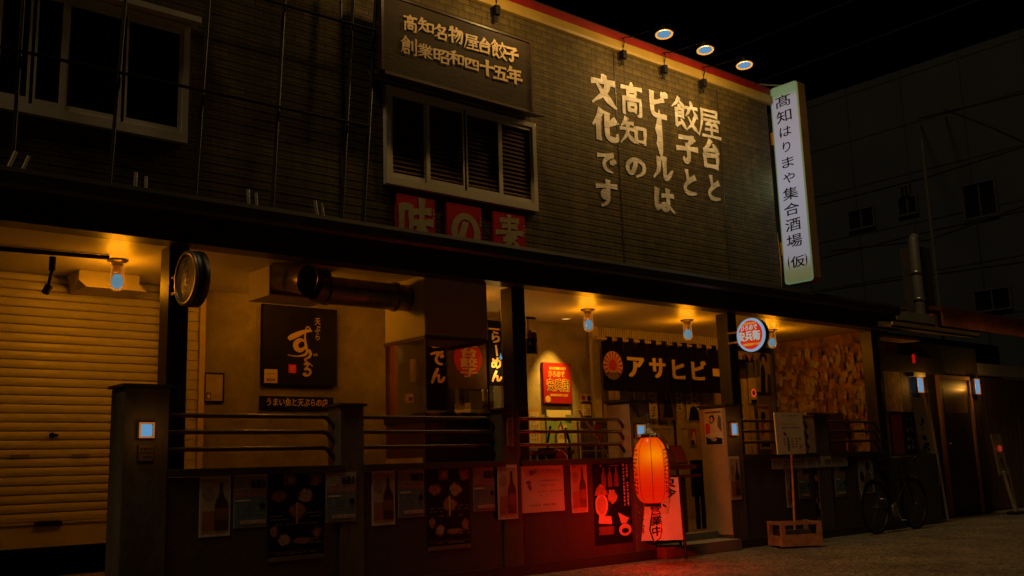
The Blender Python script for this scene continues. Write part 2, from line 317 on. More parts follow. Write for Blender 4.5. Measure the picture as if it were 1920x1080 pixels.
class Sheet:
    """a flat sign, poster or print: origin = lower-left corner, u right, v up, n towards the viewer; fractions of width and height"""
    def __init__(s, o, u, n, w, h, v=(0, 0, 1)):
        s.o = Vector(o); s.u = Vector(u).normalized(); s.n = Vector(n).normalized(); s.vv = Vector(v).normalized(); s.w = w; s.h = h; s.mb = MB(); s.mats = []
    def mi(s, m):
        if m not in s.mats: s.mats.append(m)
        return s.mats.index(m)
    def pt(s, a, b, lay): return s.o+s.u*(a*s.w)+s.vv*(b*s.h)+s.n*lay
    def board(s, m, t=.004, lay=0.):
        c = s.pt(.5, .5, lay-t/2); s.mb.obox(c, s.u*s.w/2, s.n*t/2, s.vv*s.h/2, s.mi(m)); return s
    def poly(s, pts, m, lay=.002):
        s.mb.add([s.pt(a, b, lay) for a, b in pts], [list(range(len(pts)))], s.mi(m)); return s
    def rect(s, a0, b0, a1, b1, m, lay=.002): return s.poly([(a0, b0), (a1, b0), (a1, b1), (a0, b1)], m, lay)
    def ell(s, a, b, ra, rb, m, lay=.002, n=24, jag=0.):
        return s.poly([(a+ra*math.cos(t)*(1+jag*random.uniform(-1, 1)), b+rb*math.sin(t)*(1+jag*random.uniform(-1, 1))) for t in [2*math.pi*k/n for k in range(n)]], m, lay)
    def glyphs(s, ch, a0, b0, a1, b1, m, lay=.004, bold=.02, slant=0., wob=0., rot=False):
        vs, fs = glyph(ch, bold, slant, wob)
        if not vs: return s
        if rot: q = [(v.y, 1-v.x) for v in vs]
        else: q = [(v.x, v.y) for v in vs]
        for k, (dx, dy) in enumerate(thick(bold)): s.mb.add([s.pt(a0+(a1-a0)*(x*(1-2*abs(dx))+abs(dx)+dx), b0+(b1-b0)*(y*(1-2*abs(dy))+abs(dy)+dy), lay+.00012*k) for x, y in q], fs, s.mi(m))
        return s
    def brushed(s, ch, a0, b0, a1, b1, m, lay=.004, k=1.):
        n = BRUSH[ch].count('|')+1; w = k*(.070 if n <= 4 else .058 if n <= 6 else .047 if n <= 10 else .037)
        if ch == 'ー': w = .34*k
        for i, st in enumerate(brush_polys(ch, w)):
            for j, q in enumerate(st): s.mb.add([s.pt(a0+(a1-a0)*p.x, b0+(b1-b0)*p.y, lay+.0002*i+.00001*j) for p in q], [(0, 1, 2, 3)], s.mi(m))
        return s
    def line(s, txt, a0, b0, a1, b1, m, lay=.004, bold=.02, vertical=False, slant=0., wob=0.):
        """text fitted in a box, one em cell per character"""
        n = len(txt)
        for i, ch in enumerate(txt):
            vs, fs = glyph(ch, bold, slant, wob, True)
            if not vs: continue
            for_rot = vertical and ch in 'ー―'
            if vertical: ca, cb, cw, chh = a0, b1-(b1-b0)*(i+1)/n, (a1-a0), (b1-b0)/n
            else: ca, cb, cw, chh = a0+(a1-a0)*i/n, b0, (a1-a0)/n, (b1-b0)
            q = [(v.x, v.y+.12) for v in vs]
            if for_rot: q = [(y, 1-x) for x, y in q]
            for k, (dx, dy) in enumerate(thick(bold)): s.mb.add([s.pt(ca+cw*(x+dx), cb+chh*(y+dy), lay+.00012*k) for x, y in q], fs, s.mi(m))
        return s
    def dashes(s, a0, b0, a1, b1, m, rows=4, lay=.003, fill=.55, cells=9, vertical=False):
        """print too small to read: broken strokes"""
        for r in range(rows):
            for c in range(cells):
                if random.random() < .16 or (r % 3 == 2 and c > cells*.6): continue
                ua, ub = (a1-a0)/cells, (b1-b0)/rows
                x = a0+ua*(c+.1+random.uniform(0, .1)); y = b0+ub*(r+(1-fill)/2); w = ua*random.uniform(.5, .85); hh = ub*fill*random.uniform(.7, 1)
                if vertical: x = a0+(a1-a0)/rows*(r+.2); w = (a1-a0)/rows*fill; y = b0+(b1-b0)/cells*(c+.1); hh = (b1-b0)/cells*random.uniform(.5, .85)
                s.rect(x, y+hh*.55, x+w, y+hh, m, lay); s.rect(x+w*.2, y, x+w*.75, y+hh*.35, m, lay)
        return s
    def build(s, name, parent=None): return s.mb.build(name, s.mats, parent)
def px_sheet(x0, y0, x1, y1, Y):
    """a facade-parallel sheet from its top-left and bottom-right pixels"""
    a, b = P(x0, y0, Y=Y), P(x1, y1, Y=Y)
    return Sheet((a.x, Y, b.z), (1, 0, 0), (0, -1, 0), b.x-a.x, a.z-b.z)
def lamp(name, loc, watts, col, r, parent=None):
    l = bpy.data.lights.new(name, 'POINT'); l.energy = watts; l.color = col; l.shadow_soft_size = r
    o = bpy.data.objects.new(name, l); COL.objects.link(o)
    if parent: o.parent = parent; o.location = Vector(loc)-wloc(parent)
    else: o.location = loc
    return o
AMB = (1, .335, .002)          # terrace lamps
FLD = (1, .57, .17)           # facade floodlights

# ------------------------------------------------------------------ ground
gm = mat('asphalt', (.072, .062, .042), rough=.8, var=.45, scale=1.2, bump=0)
t = gm.node_tree; b = t.nodes['Principled BSDF']
tc = t.nodes.new('ShaderNodeTexCoord'); vo = t.nodes.new('ShaderNodeTexVoronoi'); vo.inputs['Scale'].default_value = 34
t.links.new(tc.outputs['Object'], vo.inputs['Vector'])
nz = t.nodes.new('ShaderNodeTexNoise'); nz.inputs['Scale'].default_value = 30; nz.inputs['Detail'].default_value = 6; t.links.new(tc.outputs['Object'], nz.inputs['Vector'])
rr = t.nodes.new('ShaderNodeValToRGB'); rr.color_ramp.elements[0].position = .0; rr.color_ramp.elements[1].position = .75
rr.color_ramp.elements[0].color = (.30, .30, .30, 1); rr.color_ramp.elements[1].color = (2.3, 2.2, 2.0, 1); t.links.new(vo.outputs['Color'], rr.inputs[0])
mx = t.nodes.new('ShaderNodeMixRGB'); mx.blend_type = 'MULTIPLY'; mx.inputs[0].default_value = 1
t.links.new(b.inputs['Base Color'].links[0].from_socket, mx.inputs[1]); t.links.new(rr.outputs[0], mx.inputs[2]); t.links.new(mx.outputs[0], b.inputs['Base Color'])
ad = t.nodes.new('ShaderNodeMath'); t.links.new(vo.outputs['Distance'], ad.inputs[0]); t.links.new(nz.outputs[0], ad.inputs[1])
bp = t.nodes.new('ShaderNodeBump'); bp.inputs['Strength'].default_value = .9; bp.inputs['Distance'].default_value = .012; t.links.new(ad.outputs[0], bp.inputs['Height']); t.links.new(bp.outputs[0], b.inputs['Normal'])
g = MB().add([(-600, -600, 0), (600, -600, 0), (600, 600, 0), (-600, 600, 0)], [(0, 1, 2, 3)]).build('ground', gm); tag(g, kind='structure')
fl = MB().box(-4, 13.35, .2, 6.2, .004, .2).build('terrace_floor', mat('terrace_concrete', (.22, .19, .15), rough=.8, var=.25, scale=3, bump=.3, dirt=.4, dcol=(.1, .08, .06))); tag(fl, kind='structure')
st = MB().box(8.2, 9.5, -.12, .2, .004, .12).build('entrance_step', MAT['terrace_concrete']); tag(st, kind='structure')

# ------------------------------------------------------------------ the tavern building
UW, BW, CE = .30, 1.95, 2.80
BX0, BX1 = -4.0, P(1436, 184, Y=UW).x            # upper wall ends
ROOF = 5.90
bld = thing('tavern_building', 'long two-storey tavern with dark siding, painted white lettering and lit open terrace', 'tavern', (4, .3, 0))
u = MB(); step = .0775; z = 3.0
wx0, wx1 = P(719, 345, Y=UW).x, P(1003.5, 398, Y=UW).x; wz0, wz1 = P(719, 345.5, Y=UW).z, P(735, 166, Y=UW).z
while z < ROOF-.02:
    z1 = min(z+step, ROOF)
    u.add([(BX0, UW-.0035, z), (BX1, UW-.0035, z), (BX1, UW, z1), (BX0, UW, z1), (BX0, UW, z), (BX1, UW, z)], [(0, 1, 2, 3), (4, 5, 1, 0)])
    z = z1
u.box(BX0, BX1, UW+.001, UW+.14, 2.85, ROOF)
u.box(BX1-.14, BX1, UW+.141, 7.0, 2.85, ROOF)
u.build('upper_wall', siding, bld)
for px in (1160, 1352, 640):
    x = P(px, 300, Y=UW).x; MB().box(x-.006, x+.006, UW-.010, UW-.0005, 3.2, ROOF-.13).build('siding_joint', beamm, bld)
MB().box(BX0, BX1+.02, UW-.02, 7.0, ROOF+.12, ROOF+.16).build('roof', beamm, bld)
MB().box(BX0, BX1+.03, UW-.06, UW+.1, ROOF+.015, ROOF+.118).build('roof_fascia', mat('red_fascia', (.16, .006, .005), rough=.5, var=.2, bump=.02), bld)
gu = MB(); prof = [(-.06, .0), (-.06, -.11), (-.045, -.125), (.02, -.13), (.06, -.115)]
gz = ROOF+.012
gu.prism([(BX0, UW-.07+.0, gz), (BX0, UW-.075, gz-.09), (BX0, UW-.06, gz-.115), (BX0, UW-.011, gz-.12), (BX0, UW-.011, gz)], (BX1+.05-BX0, 0, 0)).build('roof_gutter', mat('gutter_cream', (.27, .185, .04), rough=.4, var=.1, bump=.03), bld)
# eave: beam, gutter, sloping metal roof
EX1 = P(1680, 569, Y=-.02).x
e = MB(); e.box(-4, EX1-.03, 0, .2, 2.772, 3.04); e.build('eave_beam', beamm, bld)
e = MB().prism([(-4, -.075, 3.02), (-4, -.085, 3.10), (-4, -.075, 3.135), (-4, -.045, 3.135), (-4, -.002, 3.06), (-4, -.002, 3.0), (-4, -.05, 2.995)], (EX1+4, 0, 0)); e.build('eave_gutter', mat('gutter_brown', (.030, .022, .017), rough=.45, var=.25, bump=.03, spec=.6), bld)
MB().prism([(-4, -.04, 3.066), (-4, UW-.012, 3.16), (-4, UW-.012, 3.19), (-4, -.04, 3.096)], (EX1+4, 0, 0)).build('eave_roof', beamm, bld)
MB().add([(-4, .2, CE), (EX1-.05, .2, CE), (EX1-.05, 6, CE), (-4, 6, CE)], [(0, 1, 2, 3)]).add([(-4, .2, CE+.03), (EX1-.05, .2, CE+.03), (EX1-.05, 6, CE+.03), (-4, 6, CE+.03)], [(0, 1, 2, 3)]).build('ceiling', ceilm, bld)
# ground floor back wall with its openings
sx1 = P(298, 719, Y=BW).x                       # shutter right edge
bx_a, bx_b = P(724, 800, Y=BW).x, P(942, 800, Y=BW).x
dx_a, dx_b = P(1118, 700, Y=BW).x, 12.9
bw = MB(); bw.box(sx1+.10, bx_a, BW, BW+.15, .2, CE-.002); bw.box(bx_b, dx_a, BW, BW+.15, .2, CE-.002); bw.box(bx_a, bx_b, BW, BW+.15, 2.55, CE-.002)
bw.box(dx_a, dx_b, BW, BW+.15, 2.62, CE-.002); bw.box(dx_b, 13.35, BW, BW+.15, .2, CE-.002)
bw.build('back_wall', plaster, bld)
XE = 13.4
# pillars
for k, (xr, yr) in enumerate(((352, 640), (986.5, 640), (1384.5, 660), (1651, 690))):
    x1 = P(xr, yr, Y=.14).x; w = .17 if k else .16
    p = MB().box(x1-w, x1, .14, .32, 1.055, 2.77); p.build('pillar', pillm, bld, bevel=.006)
# painted lettering on the upper wall, letter by letter
def wall_letters(sheet, items, ox, oy, sc, Y, m, bold, wob, slant, lay):
    for ch, x0, y0, x1, y1 in items:
        X0, Y0, X1, Y1 = ox+x0/sc, oy+y0/sc, ox+x1/sc, oy+y1/sc
        cx, cy = (X0+X1)/2, (Y0+Y1)/2; c = P(cx, cy, Y=Y); l = P(X0, cy, Y=Y).x; r = P(X1, cy, Y=Y).x
        hh = (Y1-Y0)-.22*(X1-X0); tz = P(cx, cy-hh/2, Y=Y).z; bz = P(cx, cy+hh/2, Y=Y).z
        o = sheet.o
        a0, a1 = (l-o.x)/sheet.w, (r-o.x)/sheet.w; b0, b1 = (bz-o.z)/sheet.h, (tz-o.z)/sheet.h
        sheet.brushed(ch, a0, b0, a1, b1, m, lay, bold)
SL = [('文', 285, 365, 415, 550), ('化', 295, 545, 425, 727), ('で', 320, 758, 410, 887), ('す', 315, 900, 422, 1058),
      ('高', 438, 410, 552, 600), ('知', 435, 588, 568, 757), ('の', 463, 782, 565, 908),
      ('ビ', 580, 450, 677, 608), ('ー', 620, 615, 650, 757), ('ル', 603, 778, 702, 925), ('は', 610, 940, 710, 1085),
      ('餃', 700, 490, 827, 675), ('子', 722, 672, 828, 833), ('と', 750, 850, 827, 995),
      ('屋', 833, 540, 942, 712), ('台', 843, 697, 944, 865), ('と', 875, 880, 946, 1022)]
sh = Sheet((0, UW, 0), (1, 0, 0), (0, -1, 0), 1, 1); wall_letters(sh, SL, 1000, 0, 2.7, UW, letterpaint, 1.5, .035, .10, .0095)
sh.build('painted_lettering', bld)
# upper window with four sashes and blinds
def window(x0, x1, z0, z1, cuts, blinds, lab):
    fr = MB(); fw = .05
    fr.box(x0, x1, UW-.058, UW+.02, z0, z0+.075); fr.box(x0, x1, UW-.058, UW+.02, z1-.05, z1)
    fr.box(x0, x0+fw, UW-.058, UW+.02, z0+.075, z1-.05); fr.box(x1-fw, x1, UW-.058, UW+.02, z0+.075, z1-.05)
    wd = fr.build('window', whitef, bld); wd['label'] = lab
    cs = [x0+fw]+cuts+[x1-fw]
    sb = MB()
    for i in range(len(cs)-1):
        a, b = cs[i], cs[i+1]; yy = UW-.046 if i in (1, 2) else UW-.034
        sb.box(a-.012, a+.03, yy-.010, yy+.010, z0+.077, z1-.052); sb.box(b-.03, b+.012, yy-.010, yy+.010, z0+.077, z1-.052)
        sb.box(a+.03, b-.03, yy-.010, yy+.010, z0+.077, z0+.12); sb.box(a+.03, b-.03, yy-.010, yy+.010, z1-.09, z1-.052)
    sb.build('sash', whitef, wd)
    for i in range(len(cs)-1):
        a, b = cs[i], cs[i+1]; yy = UW-.046 if i in (1, 2) else UW-.034
        MB().box(a+.031, b-.031, yy-.003, yy+.003, z0+.121, z1-.091).build('pane', winglass if blinds else MAT['dark_pane'], wd)
    bl = MB(); zz = z0+.1
    if blinds:
        while zz < z1-.1:
            bl.add([(x0+.08, UW-.022, zz), (x1-.08, UW-.022, zz), (x1-.08, UW-.009, zz+.030), (x0+.08, UW-.009, zz+.030)], [(0, 1, 2, 3)]); zz += .045
        bl.build('blind', mat('blind_slat', (.50, .42, .28), rough=.5, bump=0), wd)
    return wd
mat('dark_pane', (.008, .008, .010), rough=.12, var=.2, bump=.0, spec=.5)
cuts = [P(796.5, 360, Y=UW).x, P(868, 375, Y=UW).x, P(935.5, 388, Y=UW).x]
window(wx0, wx1, wz0, wz1, cuts, True, 'four-sash window with slatted blinds')
lx1 = P(346, 271, Y=UW).x; lz0 = P(340, 271, Y=UW).z; lz1 = P(352, 53, Y=UW).z
lx0 = P(-90, 190, Y=UW).x
window(lx0, lx1, lz0, lz1, [P(-15, 150, Y=UW).x, P(55, 150, Y=UW).x, P(116, 150, Y=UW).x, P(228, 150, Y=UW).x], False, 'dark pale-framed window in the unlit left half')
MB().box(lx0-.05, lx1+.06, UW-.14, UW-.012, lz1+.012, lz1+.06).build('window_hood', whitef, bld)
# window awning
a0, a1 = P(722, 131, Y=0.0), P(1025, 217, Y=0.0)
MB().prism([(a0.x, -.0, a0.z-.03), (a0.x, -.0, a0.z), (a0.x, UW-.011, a0.z+.09), (a0.x, UW-.011, a0.z+.05)], (a1.x-a0.x, 0, 0)).build('window_awning', mat('awning_brown', (.085, .055, .035), rough=.5, var=.3, bump=.05), bld)
# little pale snow-guard brackets on the eave
def brk(px, py, lean):
    a = P(px, py, Y=.0)
    for dx, dy, r in ((0, 0, .014), (.10, .06, .012)): MB().tube([(a.x+dx, dy, a.z-.08), (a.x+dx+lean, dy, a.z+.07)], r, 8).build('eave_bracket', mat('pale_bracket', (.40, .37, .28), rough=.4, metal=.4, bump=.05), bld)
for q in ((14, 300, .05), (254, 340, 0), (467, 371, -.01), (596, 392, -.03)): brk(*q)

# shop interior behind the bay-two opening
ri = MB(); ri.box(bx_a-.6, bx_b+1.6, 4.2, 4.3, .2, CE-.002); ri.box(bx_a-.7, bx_a-.6, BW+.15, 4.3, .2, CE-.002); ri.box(bx_b+1.6, bx_b+1.7, BW+.15, 4.3, .2, CE-.002)
ri.build('interior_wall', mat('interior_paint', (.13, .075, .025), rough=.8, var=.25, scale=2, bump=.1), bld)
# roller shutter of the left bay
sh0, shz0, shz1 = -1.5, P(100, 1024, Y=BW).z, CE-.004
s = MB(); zz = shz0+.26; pitch = .0765; s.box(sh0, sx1, BW-.02, BW+.02, shz0, shz0+.19); s.box(sh0, sx1, BW-.032, BW+.02, shz0+.191, shz0+.205)
zz = shz0+.206
while zz < shz1:
    t1 = min(zz+pitch, shz1)
    s.add([(x, y, q) for y, q in ((BW+.014, zz), (BW-.010, zz+.006), (BW-.0145, zz+pitch*.18), (BW-.018, zz+pitch*.5), (BW-.0145, zz+pitch*.82), (BW-.011, t1-.004), (BW+.014, t1)) for x in (sh0, sx1)],
          [(2*i, 2*i+1, 2*i+3, 2*i+2) for i in range(6)]); zz = t1
shut = s.build('roller_shutter', shutm, bld)
hd = MB()
for x, y, w, hh in ((90, 982, 32, 7),): 
    c = P(x, y, Y=BW-.03); hd.box(c.x-.11, c.x+.11, BW-.045, BW-.0165, c.z-.018, c.z+.018)
hd.build('lift_slot', black, shut)
hd = MB()
for x, y in ((38, 855), (152, 854)):
    c = P(x, y, Y=BW-.03); hd.box(c.x-.075, c.x+.075, BW-.026, BW-.0165, c.z-.012, c.z+.012)
hd.build('finger_grip', mat('grip_grey', (.22, .18, .12), rough=.5, bump=0), shut)
c = P(98, 816, Y=BW-.03); MB().lathe((c.x, BW-.015, c.z), (0, -1, 0), [(0, .024), (.015, .024), (.022, .012), (.03, .0)], 12).box(c.x+.015, c.x+.05, BW-.03, BW-.018, c.z-.01, c.z+.01).build('lock', black, shut)
MB().box(sx1+.002, sx1+.10, BW-.05, BW+.15, .2, CE-.002).build('shutter_guide', mat('guide_brown', (.16, .10, .06), rough=.4, metal=.3, bump=.03), bld)
# white tiled strip and corner post right of the first pillar
tx0, tx1 = P(340, 700, Y=BW-.03).x, P(371, 700, Y=BW-.03).x
tl = MB(); zz = .22
while zz < CE-.05: tl.box(tx0-.2, tx1, BW-.035, BW-.001, zz, zz+.088); zz += .094
tl.build('tile_strip', mat('white_tile', (.55, .48, .35), rough=.4, var=.15, bump=.03), bld)
MB().box(tx1+.004, P(382, 700, Y=BW-.03).x, BW-.05, BW-.001, .2, CE-.004).build('corner_post', mat('post_cream', (.60, .46, .26), rough=.5, bump=.03), bld)

# end wall pasted with posters
ew = Sheet((XE, BW, .2), (0, -1, 0), (-1, 0, 0), BW-.2, CE-.204)
ew.mb.box(XE, XE+.12, .2, BW, .2, CE-.004, ew.mi(mat('collage_wall', (.32, .17, .07), rough=.8, var=.75, scale=7, bump=.3, bscale=12, dirt=.7, dcol=(.12, .05, .02))))
cm = [mat('collage_a', (.34,.17,.06), var=.6, scale=9), mat('collage_b', (.26,.13,.05), var=.6, scale=9), mat('collage_c', (.42,.26,.11), var=.4, scale=12), mat('collage_d', (.36,.33,.13), var=.5, scale=14), mat('collage_e', (.20,.11,.05), var=.5, scale=9)]
for k in range(190):
    cx, cy = random.random(), random.uniform(.30, .93); w, hh = random.uniform(.03, .085), random.uniform(.025, .065); a = random.uniform(-.35, .35); m_ = random.choice(cm if k > 20 else cm[:2])
    pts = [(cx+(math.cos(a)*i*w-math.sin(a)*j*hh)*.5, cy+(math.sin(a)*i*w+math.cos(a)*j*hh)*.5) for i, j in ((-1, -1), (1, -1), (1, 1), (-1, 1))]
    if all(0 < p[0] < 1 for p in pts): ew.poly(pts, m_, .0015+.0002*k)
for cx, cy, w, hh in ((.36, .72, .09, .09), (.80, .45, .09, .11), (.83, .66, .06, .07), (.30, .55, .1, .12)):
    ew.rect(cx-w/2, cy-hh/2, cx+w/2, cy+hh/2, mat('collage_card', (.40, .36, .14), var=.35, scale=20), .041); ew.dashes(cx-w*.4, cy-hh*.4, cx+w*.4, cy+hh*.4, brownp, 3, .043, cells=3)
pc_ = [paperold, mat('collage_pale', (.44, .34, .18), var=.35, scale=16), cm[2], mat('collage_card', (.40, .36, .14)), brownp, inkgrey]
for k in range(150):
    cx, cy = random.uniform(.03, .97), random.uniform(.32, .92); w, hh = random.uniform(.015, .05), random.uniform(.02, .05); a = random.uniform(-.4, .4)
    pts = [(cx+(math.cos(a)*i*w-math.sin(a)*j*hh)*.5, cy+(math.sin(a)*i*w+math.cos(a)*j*hh)*.5) for i, j in ((-1, -1), (1, -1), (1, 1), (-1, 1))]
    ew.poly(pts, random.choices(pc_, (3, 4, 4, 2, 2, 1))[0], .0445+.0002*k)
ew.build('poster_covered_wall', bld)
MB().box(XE+.121, 14.55, .5, .62, .1, 2.72).box(XE+.121, 14.55, .12, .499, 2.69, 2.73).build('side_wall', MAT['collage_wall'], bld)

# ------------------------------------------------------------------ terrace walls with piers and bent rails
capm = mat('cap_dark', (.030, .022, .018), rough=.5, var=.3, bump=.1)
def terrace(name, label, x0, x1, piers, bays, group='low terrace walls with rails'):
    T = thing(name, label, 'terrace wall', ((x0+x1)/2, .1, 0), group)
    MB().box(x0+.03, x1-.03, 0, .2, .004, 1.0).build('wall_panel', wallm, T)
    MB().box(x0+.03, x1-.03, -.035, .015+.0, .004, .10).build('plinth', capm, T)
    for a, b in bays: MB().box(a, b, -.025, .225, 1.002, 1.06).build('cap', capm, T, bevel=.004)
    for a, b, h, d in piers:
        q = MB(); q.box(a, b, -.012, d, .004, h); q.build('pier', pierside, T, bevel=.008)
        MB().box(a-.02, b+.02, -.035, d+.02, h+.001, h+.022).build('pier_cap', capm, T)
    for a, b in bays:
        for zz in (1.46, 1.335, 1.205):
            bx = b-.10
            MB().tube([(a, .10, zz), (bx-.03, .10, zz), (bx, .10, zz-.008), (bx+.02, .10, zz-.026), (b+.03, .10, zz-.15)], .0185, 10).build('rail', railm, T)
    return T
PX = [(2.575, 2.908, 1.655, .26), (4.36, 4.587, 1.545, .20), (6.10, 6.33, 1.53, .16), (7.886, 8.19, 1.645, .33), (9.512, 9.80, 1.625, .38), (11.31, 11.62, 1.52, .20)]
p1x = P(352, 640, Y=.14).x
TW1 = terrace('terrace_wall', 'long dark low wall with three bent rails in front of the two left bays, poster row below', 2.575, 8.19, PX[:4], [(2.91, 4.39), (4.587, 6.13), (6.33, 7.92)])
TW2 = terrace('terrace_wall', 'shorter dark low wall with bent rails on the far right bay behind the crate sign', 9.512, 13.35, PX[4:], [(9.80, 11.35), (11.62, 13.05)])
# small letter plaque on the third pier
sh = px_sheet(949, 783, 962.5, 836, -.014); sh.board(mat('plaque_wood', (.30, .12, .08), rough=.5, var=.3, bump=.1), .02, .012); sh.line('屋台餃子', .12, .04, .88, .96, brownp, .014, .03, True)
tag(sh.build('name_plaque'), 'narrow wooden name plaque hanging on the red-lit pier beside the middle pillar', 'plaque')
# number plates below the left pier lamp
sh = px_sheet(258, 834, 287, 865, -.015); sh.board(MAT['cap_dark'], .012, .01); sh.rect(.05, .54, .95, .96, MAT['guide_brown'], .012); sh.rect(.05, .04, .95, .46, MAT['guide_brown'], .012)
sh.dashes(.12, .58, .88, .92, black, 1, .014, cells=4); sh.dashes(.12, .1, .88, .42, black, 1, .014, cells=4)
tag(sh.build('number_plate'), 'small dark double plate under the square lamp on the leftmost pier', 'plate')

# ------------------------------------------------------------------ lamps
def ceiling_lamp():
    T = thing('ceiling_lamp', 'x', 'lamp', (0, 0, CE), 'glass ceiling lamps of the terrace')
    MB().lathe((0, 0, CE), (0, 0, -1), [(0, .085), (.012, .085), (.018, .06), (.03, .05), (.05, .045)], 20).build('mount', fixt, T)
    g_ = MB().lathe((0, 0, CE), (0, 0, -1), [(.019, .050), (.10, .052), (.19, .060), (.235, .054), (.258, .034), (.266, .003)], 20).build('glass_shade', glassm, T)
    MB().lathe((0, 0, CE), (0, 0, -1), [(.122, .001), (.126, .022), (.14, .036), (.165, .045), (.19, .049), (.21, .046), (.23, .034), (.242, .018), (.246, .001)], 16).build('bulb', bulbm, T)
    MB().lathe((0, 0, CE), (0, 0, -1), [(.05, .030), (.10, .034), (.118, .038), (.1195, .001)], 16).build('socket', mat('socket_cream', (.60, .45, .25), rough=.3, bump=0), T)
    lamp('lamp_light', (0, 0, CE-.19), 25, AMB, .075, T)
    return T
base = ceiling_lamp()
spots = [(221, 487, 'glass ceiling lamp glowing over the roller shutter'), (1102, 580, 'glass ceiling lamp above the red square sign'),
         (1288, 600, 'glass ceiling lamp above the dark noren curtain'), (1446, 618, 'glass ceiling lamp beside the lit round sign')]
for k, (px, py, lab) in enumerate(spots):
    q = P(px, py, Z=CE); o = base if k == 0 else copy_tree(base); o.location = (q.x, q.y, CE); o['label'] = lab
# one more lamp of the row hangs behind the hood, in bay one-two
o = copy_tree(base); o.location = (6.35, .95, CE); o['label'] = 'glass ceiling lamp hidden behind the middle pillar'
o = copy_tree(base); o.location = (4.66, 1.22, CE+.10); o['label'] = 'glass ceiling lamp tucked behind the duct casing of the left bay'
# recessed downlight
c = P(1061, 598, Z=CE-.004)
T = thing('downlight', 'small round recessed ceiling light over the plaster wall with the red sign', 'lamp', c)
MB().lathe(c, (0, 0, -1), [(-.003, .075), (.003, .075), (.004, .055), (.0, .05)], 20).build('trim_ring', whitef, T)
MB().lathe(c, (0, 0, -1), [(-.001, .05), (.0015, .048), (.002, .001)], 20).build('lens', emit('downlight_lens', (.75, .45, .12), 1), T)
sl = bpy.data.lights.new('downlight_light', 'SPOT'); sl.energy = 170; sl.color = (1, .50, .05); sl.spot_size = math.radians(62); sl.spot_blend = .8; sl.shadow_soft_size = .03
slo = bpy.data.objects.new('downlight_light', sl); COL.objects.link(slo); slo.parent = T; slo.location = (0, 0, -.03); slo.rotation_euler = (math.radians(14), 0, 0)
# square pier lamps and door lamps
def wall_lamp(c, nrm, w, h, watts, lab, name='wall_lamp', group='square lit wall lamps', tilt=None):
    n = Vector(nrm); uu = Vector((1, 0, 0)) if abs(n.y) > .5 else Vector((0, 1, 0)); c = Vector(c)
    T = thing(name, lab, 'lamp', c, group)
    b_ = MB(); th = .011; d = .035
    for sx in (-1, 1): b_.obox(c+n*d/2+uu*sx*(w/2-th/2), uu*th/2, n*d/2, Vector((0, 0, h/2)))
    for sz in (-1, 1): b_.obox(c+n*d/2+Vector((0, 0, sz*(h/2-th/2))), uu*(w/2-th), n*d/2, Vector((0, 0, th/2)))
    b_.build('housing', mat('lamp_housing', (.34, .20, .09), rough=.4, metal=.4, bump=.02), T)
    MB().obox(c+n*.02, uu*(w/2-th-.001), n*.012, Vector((0, 0, h/2-th-.001))).build('diffuser', bulbm, T, bevel=.01)
    gl_ = MB(); g2 = .012
    for sx in (-1, 1): gl_.obox(c+n*(d+.002)+uu*sx*(w/2-g2/2), uu*g2/2, n*.002, Vector((0, 0, h/2)))
    for sz in (-1, 1): gl_.obox(c+n*(d+.002)+Vector((0, 0, sz*(h/2-g2/2))), uu*(w/2-g2), n*.002, Vector((0, 0, g2/2)))
    gl_.build('lit_rim', emit('warm_rim', (.30, .09, .008), 1, base=(.03, .02, .01)), T)  # orange glow round the diffuser put into the rim as emission
    lamp('lamp_light', c+n*.15, watts, (1, .42, .05), .05, T)
def on(px, py, Y): return P(px, py, Y=Y)
wall_lamp(on(272, 807, -.013), (0, -1, 0), .112, .112, .35, 'square blue-white lamp set in the leftmost pier')
wall_lamp(on(1198, 808, -.013), (0, -1, 0), .135, .13, .5, 'square lamp on the pier above the big red lantern')
wall_lamp(on(1373, 805, -.013), (0, -1, 0), .12, .145, .5, 'square lamp on the pier right of the entrance')
# facade floodlights on arms from the roof edge
def floodlight(x):
    m_ = P(1160, 95, Y=UW)
    zz = 5.775; yl = -.40
    T = thing('floodlight', 'x', 'floodlight', (x, UW-.07, ROOF), 'floodlights on arms along the roof edge')
    a_ = MB().tube([(x, UW-.03, ROOF+.05), (x, UW-.10, ROOF+.06), (x, UW-.2, ROOF+.03), (x, yl+.12, zz+.12), (x, yl, zz+.10)], .006, 6)
    a_.build('arm', mat('arm_black', (.004, .004, .004), rough=.9, spec=.05, bump=0), T)
    c_ = MB().box(x-.03, x+.03, UW-.10, UW-.03, ROOF-.20, ROOF-.10).tube([(x, UW-.058, ROOF-.1), (x-.01, UW-.10, ROOF-.02), (x, UW-.09, ROOF+.05)], .008, 6).box(x-.022, x+.022, UW-.058, UW-.045, ROOF-.27, ROOF-.201)
    c_.build('junction_box', black, T)
    ax = Vector((-.10, -.12, -.987))
    MB().lathe(Vector((x, yl, zz+.10)), ax, [(0, .001), (0, .03), (.03, .035), (.06, .06), (.10, .100), (.1015, .100), (.1015, .072), (.06, .054)], 20).build('shade', blackmetal, T)
    MB().lathe(Vector((x, yl, zz+.10)), ax, [(.088, .0735), (.105, .070), (.108, .001)], 20).build('lens', bulbm, T)
    MB().lathe(Vector((x, yl, zz+.10)), ax, [(.094, .0715), (.110, .100), (.103, .102)], 24).build('glow_ring', emit('warm_glow', (.62, .22, .03), 1), T)  # ring added round the lens, the lamp's orange halo put in as emission
    lamp('flood_light', Vector((x, yl, zz+.10))+ax*.19, 27, FLD, .05, T)
    return T
f0 = floodlight(9.838)
